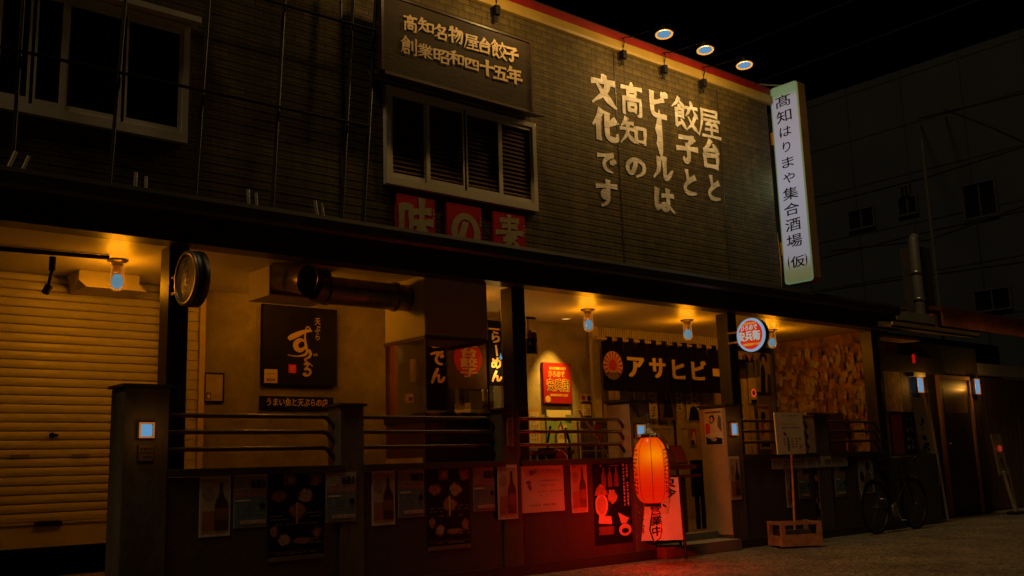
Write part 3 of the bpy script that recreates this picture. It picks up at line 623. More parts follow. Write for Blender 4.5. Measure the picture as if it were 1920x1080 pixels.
for k, (x, lab) in enumerate(((9.838, 'floodlight nearest the tall lit sign, on a thin arm from the roof edge'), (9.08, 'middle one of the three floodlights visible against the black sky'), (8.346, 'leftmost floodlight visible against the black sky'), (6.40, 'floodlight above the old name board, its arm from the clip left of the window'), (5.2, 'floodlight over the left end of the old name board'))):
    o = f0 if k == 0 else copy_tree(f0); o.location.x = x; o['label'] = lab
    if x < 6:
        for c_ in o.children:
            if c_.type == 'LIGHT': c_.data = c_.data.copy(); c_.data.energy = 8

# ------------------------------------------------------------------ big signs on the upper storey
tl_, br_ = P(720, 131, Y=.0), P(996, 202, Y=.0)
bz = tl_.z; bw_ = br_.x-tl_.x
T = thing('name_board', 'weathered dark wooden board with two rows of raised cream lettering over the window', 'sign', (tl_.x+bw_/2, 0, bz))
MB().box(tl_.x, tl_.x+bw_, 0.0, .05, bz+.005, bz+.74).build('board', boardw, T)
fb = MB(); fb.box(tl_.x-.03, tl_.x-.001, -.01, .06, bz, bz+.76); fb.box(tl_.x+bw_+.001, tl_.x+bw_+.03, -.01, .06, bz, bz+.76); fb.box(tl_.x, tl_.x+bw_, -.01, .06, bz+.741, bz+.76)
fb.build('frame', darkwood, T)
MB().tube([(tl_.x+.2, .05, bz+.5), (tl_.x+.2, UW-.013, bz+.5)], .015).tube([(tl_.x+bw_-.2, .05, bz+.5), (tl_.x+bw_-.2, UW-.013, bz+.5)], .015).build('standoff', blackmetal, T)
lt = MB(); sh = Sheet((0, 0, 0), (1, 0, 0), (0, -1, 0), 1, 1)
r1 = [('高', 957, 70, 1030, 170), ('知', 1032, 88, 1112, 182), ('名', 1108, 118, 1185, 210), ('物', 1186, 132, 1258, 228), ('屋', 1266, 168, 1340, 262), ('台', 1334, 188, 1402, 278), ('餃', 1400, 200, 1478, 308), ('子', 1474, 232, 1540, 320)]
r2 = [('創', 945, 180, 1028, 290), ('業', 1030, 218, 1106, 305), ('昭', 1108, 240, 1192, 330), ('和', 1190, 252, 1264, 340), ('四', 1268, 288, 1342, 362), ('十', 1346, 300, 1420, 392), ('五', 1412, 326, 1486, 416), ('年', 1482, 336, 1558, 432)]
wall_letters(sh, r1+r2, 400, 0, 2.7, 0.0, mat('raised_letter', (.66, .50, .27), rough=.5, var=.1, bump=.03), 1.4, .03, .12, .012)
sh.build('lettering', T)
# three red enamel plates under the window
for ch, a, b, lab in (('味', (743.5, 362.5), (816, 447), 'red enamel plate with a cream 味, leftmost under the window'), ('の', (837.5, 379), (904, 466), 'red enamel plate with a cream round の, middle one under the window'), ('素', (924.5, 396), (986, 481), 'red enamel plate with a cream 素, rightmost under the window')):
    y = UW-.05; A = P(*a, Y=y); Bx = P(b[0], b[1], Y=y)
    w = Bx.x-A.x; h = w*1.22
    sh = Sheet((A.x, y, A.z-h), (1, 0, 0), (0, -1, 0), w, h); sh.board(redposter, .035, 0)
    sh.rect(0, .985, 1, 1, mat('red_edge', (.62, .03, .02), rough=.3, bump=0), .0015); sh.rect(.985, 0, 1, .984, MAT['red_edge'], .0015)
    if ch == 'の':   # heavy ring with the inner stroke
        R1 = [(.53+.42*math.cos(t_), .47+.38*math.sin(t_)) for t_ in [math.radians(-62+i*(292+0)/30) for i in range(31)]]
        R0 = [(.53+.24*math.cos(t_), .49+.24*math.sin(t_)) for t_ in [math.radians(-62+i*292/30) for i in range(31)]]
        for i in range(30): sh.poly([R1[i], R1[i+1], R0[i+1], R0[i]], creamdull, .003)
        sh.poly([(.44, .68), (.62, .68), (.40, .12), (.22, .20)], creamdull, .0034)
    else:
        sh.brushed(ch, .05, .06, .93, .97, creamdull, .003, 1.75)
    for q in range(3): sh.rect(.945, .78-.07*q, .98, .82-.07*q, creamdull, .003)
    tag(sh.build('enamel_plate'), lab, 'sign', 'red enamel plates under the window')

# tall projecting lit sign
Yf, Yn = .30, -.14
SX = P(1443, 175, Y=Yf).x; z0s, z1s = P(1476, 536, Y=Yf).z, P(1444, 168, Y=Yf).z
T = thing('projecting_sign', 'tall narrow white lit sign with black vertical lettering at the upper right corner', 'sign', (SX+.09, .1, z0s))
rimm = emit('sign_side_glow', (.035, .045, .016), 1, base=(.4, .36, .25))
hw = (Yf-Yn)/2; cy = (Yf+Yn)/2; cr = .05
def rrect(y0, y1, z0, z1, r, n=5):
    out = []
    for cy_, cz_, s0 in ((y1-r, z1-r, 0), (y0+r, z1-r, 90), (y0+r, z0+r, 180), (y1-r, z0+r, 270)):
        out += [(cy_+r*math.cos(math.radians(s0+90*i/n)), cz_+r*math.sin(math.radians(s0+90*i/n))) for i in range(n+1)]
    return out
MB().prism([(SX+.012, y, z_) for y, z_ in rrect(Yn, Yf, z0s, z1s, cr)], (.17, 0, 0)).build('casing', mat('casing_brown', (.30, .20, .10), rough=.5, var=.2, bump=.03), T)
MB().prism([(SX, y, z_) for y, z_ in rrect(Yn+.004, Yf-.004, z0s+.004, z1s-.004, cr)], (.0115, 0, 0)).build('rim', emit('sign_rim', (.07, .12, .055), 1, base=(.12, .12, .1)), T)
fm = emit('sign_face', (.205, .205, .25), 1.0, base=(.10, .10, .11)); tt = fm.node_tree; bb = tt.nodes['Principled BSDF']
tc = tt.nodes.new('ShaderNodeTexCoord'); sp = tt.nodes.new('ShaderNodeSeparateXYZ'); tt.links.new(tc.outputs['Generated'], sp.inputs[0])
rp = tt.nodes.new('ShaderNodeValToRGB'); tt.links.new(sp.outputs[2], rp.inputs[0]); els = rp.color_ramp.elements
els[0].position = 0; els[0].color = (.082, .092, .035, 1); els[1].position = 1; els[1].color = (.075, .14, .07, 1)  # dim green ends: fading tube light put into the emission colour
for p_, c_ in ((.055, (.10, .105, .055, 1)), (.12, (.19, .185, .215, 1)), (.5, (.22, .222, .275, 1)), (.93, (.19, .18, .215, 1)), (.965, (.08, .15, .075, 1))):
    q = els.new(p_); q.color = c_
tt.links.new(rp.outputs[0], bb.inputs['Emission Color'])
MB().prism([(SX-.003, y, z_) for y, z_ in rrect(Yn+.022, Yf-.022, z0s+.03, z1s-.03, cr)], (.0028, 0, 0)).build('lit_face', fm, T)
sh = Sheet((SX-.003, Yf, z0s), (0, -1, 0), (-1, 0, 0), Yf-Yn, z1s-z0s)
txt = '髙知はりまや集合酒場'
for i, ch in enumerate(txt):
    ct = .915-.0785*i; k = .062 if ch not in 'はりまや' else .052; ww = .27 if ch not in 'はりまや' else .21
    if ch == 'り': ww = .14
    sh.glyphs(ch, .46-ww, ct-k/2, .46+ww, ct+k/2, black, .002, .012, .05, .02)
sh.line('仮', .27, .075, .78, .135, black, .002, .016)
for sgn, cx_ in ((1, .30), (-1, .72)):
    pts = [(cx_+sgn*(.13*(1-math.cos(t_))-.13), .105+.038*math.sin(t_)) for t_ in [math.radians(-70+14*i) for i in range(11)]]
    inn = [(a_+sgn*(.05*(1-abs(i-5)/5)), b_) for i, (a_, b_) in enumerate(pts)]
    for i in range(10): sh.poly([pts[i], pts[i+1], inn[i+1], inn[i]], black, .002)
sh.build('lettering', T)
for py in (258, 462):
    z_ = P(1448, py, Y=Yf).z; MB().box(SX+.03, SX+.15, Yf+.001, Yf+.16, z_-.09, z_+.09).build('bracket', mat('bracket_orange', (.50, .27, .07), rough=.5, var=.15, bump=.03), T)
MB().box(BX1-.02, SX+.15, UW+.162, UW+.20, P(1448, 258, Y=Yf).z-.05, P(1448, 258, Y=Yf).z+.05).box(BX1-.02, SX+.15, UW+.162, UW+.20, P(1448, 462, Y=Yf).z-.05, P(1448, 462, Y=Yf).z+.05).build('support_bar', blackmetal, T)
A = P(1392, 156, Y=UW+.1); MB().tube([(A.x, UW+.1, ROOF+.15), (SX+.09, .1, z1s+.01)], .012).build('stay_rod', steel, T)
A = P(1456, 470, Y=UW); MB().tube([(BX1+.03, UW+.02, 4.0), (BX1+.05, UW+.01, 3.6), (BX1+.03, UW+.02, 3.2)], .012).build('cable', MAT['bracket_orange'], T)
al = bpy.data.lights.new('sign_light', 'AREA'); al.shape = 'RECTANGLE'; al.size = .38; al.size_y = 2.3; al.energy = 3.2; al.color = (.80, 1, .55)
alo = bpy.data.objects.new('sign_light', al); COL.objects.link(alo); alo.parent = T; alo.location = Vector((SX-.02, cy, (z0s+z1s)/2))-wloc(T); alo.rotation_euler = (0, math.radians(90), 0)

# ------------------------------------------------------------------ round projecting signs on the pillars
def disc_sign(cx, cz, r, th, Yc, lab, lit):
    T = thing('round_sign', lab, 'sign', (cx, Yc, cz-r), None)
    MB().lathe((cx, Yc, cz), (1, 0, 0), [(.0, r-.004), (.0, r), (th, r), (th, r-.01), (th, .001)], 40).build('casing', blackmetal, T)
    if lit:
        MB().lathe((cx, Yc, cz), (-1, 0, 0), [(.001, r-.001), (.02, r-.004), (.026, r-.02), (.026, r-.028), (.018, r-.030)], 40).build('rim', emit('rim_glow', (.20, .30, .42), 1), T)
        sh = Sheet((cx, Yc+r, cz-r), (0, -1, 0), (-1, 0, 0), 2*r, 2*r)
        red_e = emit('sign_red_glow', (.33, .006, .006), 1, base=(.4, .02, .02)); wh = emit('sign_white_glow', (.25, .33, .42), 1); ye = emit('sign_yellow_glow', (.45, .27, .03), 1); bk = black
        sh.ell(.5, .5, .455, .455, red_e, .019, 40)
        sh.line('高知名物屋台餃子', .20, .80, .74, .88, ye, .021, .03)
        sh.line('ひろめで', .16, .62, .76, .80, ye, .021, .06, slant=.1); sh.line('ひろめで', .16, .62, .76, .80, wh, .0235, .015, slant=.1)
        sh.line('安兵衛', .04, .33, .84, .63, ye, .0212, .07, slant=-.05); sh.line('安兵衛', .04, .33, .84, .63, wh, .0237, .02, slant=-.05)
        sh.line('創業昭和四十五年', .22, .18, .82, .26, ye, .021, .03)
        sh.build('face', T)
    else:
        MB().lathe((cx, Yc, cz), (-1, 0, 0), [(.001, r-.001), (.02, r-.004), (.024, r-.02), (.024, r-.03), (.012, r-.034)], 40).build('rim', mat('rim_bronze', (.16, .12, .08), rough=.35, metal=.4, bump=.02), T)
        sh = Sheet((cx, Yc+r, cz-r), (0, -1, 0), (-1, 0, 0), 2*r, 2*r)
        sh.ell(.5, .5, .45, .45, mat('disc_bronze', (.25, .19, .11), rough=.30, metal=.35, var=.2, scale=12, bump=.25, bscale=30), .013, 40)
        ink = mat('disc_ink', (.045, .03, .015), rough=.4, bump=0); gl = mat('gilt', (.75, .50, .18), rough=.3, metal=.4, var=.4, scale=60, bump=.5, bscale=90)
        sh.line('天', .36, .68, .62, .92, ink, .015, .02, slant=.1); sh.line('すぐる', .40, .08, .60, .66, ink, .015, .03, True, wob=.05)
        for k in range(34):
            a_, r_ = random.uniform(0, 6.28), random.uniform(0, .17); sh.ell(.5+r_*math.cos(a_), .47+r_*.8*math.sin(a_), .014, .012, gl, .016+.0002*k, 6, .4)
        sh.build('face', T)
    MB().box(cx+th*.2, cx+th*.8, Yc+r*.85, .138, cz+r*.25, cz+r*.35).box(cx+th*.2, cx+th*.8, Yc+r*.85, .138, cz-r*.35, cz-r*.25).build('bracket', MAT['post_cream'] if lit else blackmetal, T)
    return T
d1 = P(352, 522, Y=-.24); dt, db = P(353, 470, Y=-.24).z, P(352, 575, Y=-.24).z
disc_sign(d1.x, (dt+db)/2, (dt-db)/2, .085, -.24, 'unlit bronze-faced round sign with black rim projecting from the left pillar', False)
d2 = P(1409, 628, Y=-.22); dt, db = P(1408, 596.5, Y=-.22).z, P(1409, 659.5, Y=-.22).z
disc_sign(d2.x, (dt+db)/2, (dt-db)/2, .07, -.22, 'lit red round sign with glowing pale blue rim on the right pillar', True)

# ------------------------------------------------------------------ bay one: wall signs, frame, duct
y = BW-.055
T0 = px_sheet(489, 568, 634, 736, y); T0.h = T0.h
A, B_ = P(497, 569, Y=y), P(631, 725, Y=y)
A = P(494, 569, Y=y); w = P(632, 640, Y=y).x-A.x; zb = P(494, 720, Y=y).z
T = thing('shop_sign', 'large square black sign with cream brush calligraphy on the plaster wall', 'sign', (A.x+w/2, y, zb))
sh = Sheet((A.x, y, zb), (1, 0, 0), (0, -1, 0), w, A.z-zb); sh.board(blackboard, .05, 0)
pn = mat('sign_ink_cream', (.55, .40, .20), rough=.5, var=.1, bump=0)
def brush(sheet, pts, m_, lay, asp=1.):
    """one brush stroke: (x, y, half-width) points, smoothed"""
    P3 = [Vector(p) for p in pts]; out = []
    for i in range(len(P3)-1):
        p0, p1, p2, p3 = P3[max(i-1, 0)], P3[i], P3[i+1], P3[min(i+2, len(P3)-1)]
        for k in range(6):
            t_ = k/6; out.append(.5*((2*p1)+(p2-p0)*t_+(2*p0-5*p1+4*p2-p3)*t_*t_+(3*p1-p0-3*p2+p3)*t_**3))
    out.append(P3[-1]); L = []; R = []
    for i, q in enumerate(out):
        d = out[min(i+1, len(out)-1)]-out[max(i-1, 0)]; d.z = 0; d.normalize(); nn = Vector((-d.y, d.x, 0)); hw_ = max(q.z, .002)
        L.append((q.x+nn.x*hw_, q.y+nn.y*hw_*asp)); R.append((q.x-nn.x*hw_, q.y-nn.y*hw_*asp))
    for i in range(len(out)-1): sheet.poly([L[i], L[i+1], R[i+1], R[i]], m_, lay+.00002*(i % 2))
lt = Sheet(sh.o, sh.u, sh.n, sh.w, sh.h)
brush(lt, [(.33, .575, .022), (.37, .60, .034), (.46, .645, .033), (.55, .685, .022), (.62, .70, .016), (.645, .69, .006), (.60, .745, .008), (.575, .75, .006)], pn, .003)
brush(lt, [(.575, .755, .004), (.56, .70, .008), (.55, .60, .012), (.565, .50, .018), (.58, .44, .016)], pn, .0045)
brush(lt, [(.55, .555, .010), (.49, .575, .022), (.43, .525, .034), (.435, .465, .034), (.49, .44, .026), (.545, .475, .018), (.575, .50, .014)], pn, .006)
brush(lt, [(.585, .46, .018), (.56, .395, .018), (.47, .365, .010), (.38, .365, .006), (.32, .375, .004)], pn, .0075)
brush(lt, [(.60, .455, .016), (.625, .40, .020), (.60, .355, .014), (.545, .325, .010), (.57, .30, .010), (.62, .27, .008), (.655, .24, .004)], pn, .009)
brush(lt, [(.665, .405, .004), (.685, .385, .010), (.695, .375, .005)], pn, .003); brush(lt, [(.70, .415, .004), (.715, .395, .010), (.725, .385, .005)], pn, .003)
brush(lt, [(.53, .265, .008), (.56, .27, .016), (.60, .275, .010), (.57, .225, .010), (.545, .20, .012), (.60, .205, .016), (.625, .165, .016), (.595, .13, .014), (.545, .125, .014), (.53, .145, .010), (.57, .155, .006)], pn, .0105)
lt.line('天ぷら', .685, .575, .765, .875, pn, .003, .02, True, slant=.08, wob=.03)
lt.build('lettering', T)
sl_ = Sheet(sh.o, sh.u, sh.n, sh.w, sh.h); sl_.rect(.335, .15, .435, .255, mat('seal_red', (.75, .02, .025), rough=.4, bump=0), .003); sl_.line('す', .35, .155, .42, .245, pn, .005, .0); sl_.dashes(.27, .125, .48, .138, inkgrey, 1, .003, cells=10); sl_.build('seal', T)
sl_ = Sheet(sh.o, sh.u, sh.n, sh.w, sh.h); sl_.rect(.02, .015, .19, .185, mat('sticker', (.50, .38, .22), rough=.5, bump=.02), .003); sl_.dashes(.05, .115, .16, .145, inkgrey, 1, .005, cells=6); sl_.dashes(.08, .085, .13, .105, inkgrey, 1, .005, cells=3); sl_.rect(.05, .04, .16, .07, inkgrey, .005); sl_.dashes(.06, .045, .15, .065, MAT['sticker'], 1, .006, cells=5); sl_.build('sticker', T)
sh.build('panel', T)
# grey backing strips that show around the sign
bk_ = MB(); a_ = P(486, 571, Y=BW-.003); b2 = P(638, 735, Y=BW-.003); zlow = P(488, 738, Y=BW-.003).z
bk_.box(A.x-.05, A.x+w+.05, BW-.004, BW-.001, zlow, A.z-.03); bk_.build('backing_board', mat('backing_grey', (.20, .165, .11), rough=.8, var=.3, scale=3), T)
y = BW-.03
sh = px_sheet(488.5, 742, 621, 767.5, y); sh.board(blackboard, .028, 0); sh.mb.box(sh.o.x+sh.w, sh.o.x+sh.w+.025, y, y+.02, sh.o.z+.06, sh.o.z+sh.h-.002, 0)
sh.line('うまい魚と天ぷらの店', .07, .16, .95, .84, pn, .003, .03, slant=.08, wob=.04)
tag(sh.build('strip_sign'), 'narrow black strip sign with cream lettering below the square black sign', 'sign')
sh = px_sheet(382.5, 698, 420, 755, BW-.02); sh.board(black, .018, 0); sh.rect(.09, .06, .91, .94, paperold, .002); sh.rect(.12, .10, .36, .33, brownp, .004); sh.ell(.24, .2, .07, .08, cream, .006); sh.dashes(.45, .14, .85, .3, inkgrey, 3, .004, cells=5)
tag(sh.build('framed_certificate'), 'small black-framed certificate hanging right of the tiled strip', 'certificate')
# exhaust duct: boxed casing, elbow with open mouth, long pipe into the hood
ZD, RD, YD = 2.615, .125, .50
e0 = P(558, 512, Y=.42); hx = P(795, 520, Y=.2).x
T = thing('exhaust_duct', 'dark steel exhaust duct with an open elbow, running from a cream casing into the hood', 'duct', (4.5, YD, 2.5))
cx0 = P(505, 510, Y=.55).x
MB().box(cx0, cx0+.62, .55, .95, 2.535, CE-.004).build('casing', hoodw, T)
MB().box(cx0+.01, cx0+.60, .543, .5485, 2.545, CE-.01).build('casing_front', mat('casing_front_shade', (.14, .10, .06), rough=.5, bump=.05), T)  # front of the cream casing, its shade put into a darker colour
pts = [(hx+.02, YD-.02, ZD), (e0.x+.36, YD-.02, ZD), (e0.x+.2, YD-.02, ZD+.01)]
MB().tube(pts, [RD, RD, RD], 24).build('pipe', ductm, T)
el = MB()
arc = [(e0.x-.16, YD+.03, ZD+.10), (e0.x-.08, YD-.04, ZD+.09), (e0.x, YD-.12, ZD+.06), (e0.x+.03, YD-.22, ZD+.03)]
el.tube(arc, [.135, .14, .14, .135], 24, caps=False); el.tube([arc[1], Vector(arc[1])*.8+Vector(arc[2])*.2], [.147, .147], 24, caps=False)
el.build('elbow', mat('elbow_steel', (.34, .26, .17), rough=.32, metal=.6, var=.25, scale=6, bump=.05), T)
dv = (Vector(arc[3])-Vector(arc[2])).normalized(); MB().lathe(Vector(arc[3])-dv*.03, dv, [(0, .001), (0, .13)], 24).build('mouth', black, T)
MB().lathe((e0.x+.30, YD-.02, ZD), (1, 0, 0), [(0, RD+.001), (0, RD+.014), (.03, RD+.014), (.03, RD+.001)], 24).lathe((hx-.16, YD-.02, ZD), (1, 0, 0), [(0, RD+.001), (0, RD+.014), (.03, RD+.014), (.03, RD+.001)], 24).build('collar', ductm, T)
# hood and cooking booth
hx1 = P(912.5, 560, Y=.2).x; hz = P(796, 636, Y=.2).z
T = thing('cooking_booth', 'cream extractor hood over a glass-screened dark counter between the two left bays', 'booth', ((hx+hx1)/2, .5, .2))
h_ = MB().box(hx, hx1, .2, .86, hz+.035, CE-.002); h_.build('hood', hoodw, T, bevel=.004)
MB().box(hx+.006, hx1-.006, .192, .1995, hz+.06, CE-.01).build('hood_front', mat('hood_front_shade', (.42, .37, .33), rough=.6, var=.15, scale=3, bump=.05), T)  # hood front in shade, the darkening put into its colour
MB().box(hx-.012, hx+.012, .188, .87, hz, hz+.033).box(hx+.0125, hx1+.012, .188, .21, hz, hz+.033).box(hx1-.012, hx1+.012, .2105, .87, hz, hz+.033).build('hood_trim', mat('trim_brown', (.12, .06, .03), rough=.45, bump=.03), T)
cz = P(797, 778, Y=.2).z
MB().box(hx+.004, hx+.01, .205, .85, 1.12, hz-.002).build('glass_side', shopglass, T); MB().box(hx+.011, hx1-.01, .2, .206, cz+.06, hz-.002).build('glass_front', shopglass, T)
for xa in (hx+.003, hx1-.012): MB().box(xa, xa+.012, .192, .204, cz+.05, hz).build('glass_post', darkwood, T)
cx_ = P(799, 835, Y=.2).x; MB().box(cx_, hx1+.12, .215, .85, .2, cz-.06).build('counter', mat('counter_wood', (.10, .032, .020), rough=.4, var=.35, scale=5, bump=.1, stretch=(1, 1, .3)), T)
MB().box(cx_-.01, hx1+.13, .205, .87, cz-.058, cz+.0).build('counter_top', darkwood, T)
MB().box(hx+.012, cx_-.013, .24, .85, .2, 1.11).build('counter_side', mat('counter_cream', (.45, .33, .17), rough=.5, var=.15, bump=.05), T)
q = MB()
for k in range(3): q.box(cx_+.25+.24*k, cx_+.43+.24*k, .3, .5, cz+.001, cz+.035)
q.build('griddle', mat('griddle', (.25, .14, .07), rough=.3, metal=.7, bump=.05), T)

# ------------------------------------------------------------------ bay two: shop front and what shows behind the glass
dp = MB(); f1 = P(727, 720, Y=BW).x; f2 = P(741, 720, Y=BW).x
dp.box(f1, f2, BW-.05, BW+.1, .2, 2.55); dp.build('door_post', woodor, bld)
fr_ = MB(); mid = P(840, 720, Y=BW).x
fr_.box(f2+.002, bx_b-.002, BW-.03, BW+.05, 2.45, 2.549); fr_.box(mid, mid+.06, BW-.03, BW+.05, .2, 2.449)
fr_.build('shop_front_frame', darkwood, bld)
YB = 1.62
def cloth(name, lab, px0, py0, px1, py1, Y, m_, texts, cat='banner', group=None, th=.008):
    s_ = px_sheet(px0, py0, px1, py1, Y); s_.board(m_, th, 0)
    for fn in texts: fn(s_)
    return tag(s_.build(name), lab, cat, group)
lc = mat('banner_letter', (.62, .44, .19), rough=.7, var=.12, bump=.02)
cloth('cloth_banner', 'long black cloth banner lettered らーめん beside the middle pillar', 915, 600, 944, 724, YB, indigo,
      [lambda s_: s_.line('らーめん', .10, .04, .92, .84, lc, .003, .05, True, slant=.1, wob=.04), lambda s_: s_.rect(.0, .855, .9, .88, gold, .003)])
cloth('cloth_banner', 'black cloth banner lettered おでん seen through the booth glass', 799, 612, 838, 770, YB, indigo,
      [lambda s_: s_.line('おでん', .15, .30, .95, .94, lc, .003, .05, True, slant=.1, wob=.04)])
tex = [lambda s_: s_.ell(.52, .60, .37, .34, mat('lantern_print_red', (.50, .018, .014), rough=.8, var=.15, bump=.1), .002, 36),
       lambda s_: s_.line('屋台餃子', .30, .22, .76, 1.02, lc, .004, .045, True, slant=.05, wob=.03), lambda s_: s_.rect(.505, 0, .52, .97, brownp, .0055)]
cloth('door_curtain', 'brown curtain printed with a red lantern shape and cream 屋台餃子 lettering', 839, 632, 913, 730, YB, mat('brown_cloth', (.085, .048, .022), rough=.9, var=.3, bump=.3, bscale=150), tex, 'curtain')
tw = MB()
for k, (px, w_) in enumerate(((768, 9), (782, 10), (803, 7))):
    a_ = P(px, 690, Y=1.9); tw.box(a_.x, a_.x+w_*.009, 1.89, 1.90, a_.z-.16-.03*k, a_.z+.10)
tag(tw.build('hanging_towel', mat('towel', (.40, .38, .18), rough=.9, var=.2, bump=.2)), 'row of pale towels hanging behind the booth glass', 'towels')
# shelf with bottles and jars
a_, b_ = P(872, 757, Y=2.3), P(960, 757, Y=2.3); zs = P(920, 757, Y=2.3).z
T = MB().box(a_.x, b_.x+.3, 2.2, 2.5, zs-.03, zs).box(a_.x, a_.x+.03, 2.2, 2.5, .2, zs-.031).box(b_.x+.2, b_.x+.23, 2.2, 2.5, .2, zs-.031).build('bottle_shelf', woodor)
tag(T, 'orange wooden shelf holding bottles inside the shop, left of the middle pillar', 'shelf')
bp_ = [(909, (.42, .36, .16), .26, 'cream-labelled small bottle at the left end of the shelf'), (919, (.38, .40, .22), .26, 'pale bottle, second on the shelf'), (931, (.05, .04, .02), .34, 'dark bottle with a pale label on the shelf'), (941, (.10, .30, .38), .34, 'blue-green bottle at the right end of the shelf')]
for k, (px, c_, hh, lab) in enumerate(bp_):
    q = P(px, 757, Y=2.3)
    o = MB().lathe((q.x, 2.3, zs+.001), (0, 0, 1), [(0, .001), (0, .045), (hh*.55, .045), (hh*.72, .018), (hh, .016), (hh, .001)], 14).build('bottle', mat('bottle_glass_%s' % 'abcd'[k], c_, rough=.2, bump=0)); tag(o, lab, 'bottle', 'bottles on the shop shelf')
    MB().lathe((q.x, 2.3, zs+.001), (0, 0, 1), [(hh*.12, .0462), (hh*.48, .0462)], 14).build('label', cream, o)
cu_ = px_sheet(882, 733, 906, 790, 2.15); cu_.board(mat('green_cloth', (.20, .24, .08), rough=.9, var=.2, bump=.2), .01); tag(cu_.build('side_curtain'), 'short pale green curtain hanging left of the bottle shelf', 'curtain')
for a_, b_, c_, d_, m_, lab in ((764, 738, 775, 755, whitef, 'small white box glowing behind the booth glass'), (811, 728, 827, 770, mat('pale_frame', (.45, .42, .22), bump=.02), 'pale framed menu standing behind the counter'), (860, 728, 872, 768, mat('jar_green', (.38, .36, .14), bump=.02), 'tall yellowish jar behind the booth')):
    s_ = px_sheet(a_, b_, c_, d_, 1.75); s_.board(m_, .06); s_.rect(.15, .2, .85, .6, inkgrey if m_ != whitef else brownp, .003)
    tag(s_.build('counter_item'), lab, 'container')
ct_ = MB().box(bx_a+.3, bx_b-.2, 1.66, 1.9, .2, P(850, 775, Y=1.7).z); tag(ct_.build('shop_counter', MAT['counter_wood']), 'dark wooden counter inside the shop front behind the booth', 'counter')
ts = MB()
for r in range(4):
    for k in range(7): ts.box(7.35+.15*k, 7.494+.15*k, 1.3, 1.32, .62+.15*r, .764+.15*r)
tag(ts.build('tile_screen', MAT['white_tile']), 'low white tiled screen behind the rails left of the middle pillar', 'screen')
q = P(939, 671, Y=1.5)
T = thing('pendant_lamp', 'tiny lit pendant lamp beside the らーめん banner', 'lamp', q)
MB().lathe(q, (0, 0, 1), [(-.02, .001), (-.018, .014), (.012, .016), (.02, .008), (.06, .001)], 12).build('bulb', bulbm, T); MB().tube([q+Vector((0, 0, .06)), (q.x, q.y, CE)], .005).build('cord', black, T)
lamp('lamp_light', q+Vector((0, 0, -.12)), 3, (1, .55, .12), .04, T)
q = Vector((7.0, 3.1, 2.62)); T = thing('interior_lamp', 'ceiling lamp inside the shop behind the curtain and banners', 'lamp', q)
MB().lathe(q, (0, 0, 1), [(-.06, .001), (-.05, .09), (.0, .11), (.17, .11)], 16).build('shade', emit('shop_lamp_glow', (.3, .18, .03), 1), T); lamp('lamp_light', q+Vector((0, 0, -.2)), 24, (1, .62, .16), .1, T)

# ------------------------------------------------------------------ bay three: red sign, frames, rack, seats
sh = px_sheet(1018, 682, 1073, 757, BW-.04); sh.h += .02
sh.board(redm, .035, 0); sh.line('高知名物屋台餃子', .20, .825, .82, .905, gold, .003, .03)
sh.line('ひろめで', .16, .63, .76, .80, gold, .003, .07, slant=.12); sh.line('ひろめで', .16, .63, .76, .80, mat('sign_dull', (.22, .16, .06), bump=0), .0046, .02, slant=.12)
sh.line('安兵衛', .10, .29, .92, .62, gold, .0031, .07, slant=-.03); sh.line('安兵衛', .10, .29, .92, .62, black, .0047, .0, slant=-.03)
sh.line('創業昭和四十五年', .22, .165, .86, .235, gold, .003, .03); sh.ell(.13, .10, .095, .085, mat('round_mark', (.50, .30, .10), var=.2, bump=0), .003)
tag(sh.build('square_sign'), 'red square sign with yellow lettering and a round mark under the downlight', 'sign')
def framed(px0, py0, px1, py1, Y, lab, fm_, pm, name='framed_notice', cat='notice', rows=4, vert=True):
    s_ = px_sheet(px0, py0, px1, py1, Y); s_.board(fm_, .02, 0); s_.rect(.07, .05, .93, .95, pm, .002); s_.dashes(.15, .12, .85, .88, inkgrey, rows, .004, cells=7, vertical=vert); return tag(s_.build(name), lab, cat)
framed(991, 768, 1015, 846, BW-.03, 'tall wooden-framed menu with black brush columns left of the green poster', woodor, paperold, 'framed_menu', 'menu', 3)
sh = px_sheet(1024, 768, 1075, 862, BW-.02); sh.board(greenp, .012, 0); sh.rect(.02, .90, .98, .99, cream, .002); sh.poly([(.02, .88), (.30, .78), (.75, .82), (.75, .90), (.02, .90)], cream, .003)
sh.ell(.60, .40, .20, .22, paper, .003); sh.poly([(.40, .05), (.52, .30), (.72, .30), (.86, .05)], redposter, .004); sh.poly([(.76, .78), (.98, .74), (.98, .86), (.80, .86)], mat('dark_green_print', (.03, .08, .04), bump=0), .004); sh.rect(.43, .42, .78, .70, paperold, .0045); sh.dashes(.48, .45, .74, .66, inkgrey, 2, .006, cells=3, vertical=True)
tag(sh.build('wall_poster'), 'green poster with a cream banner and red shape below the red sign', 'poster')
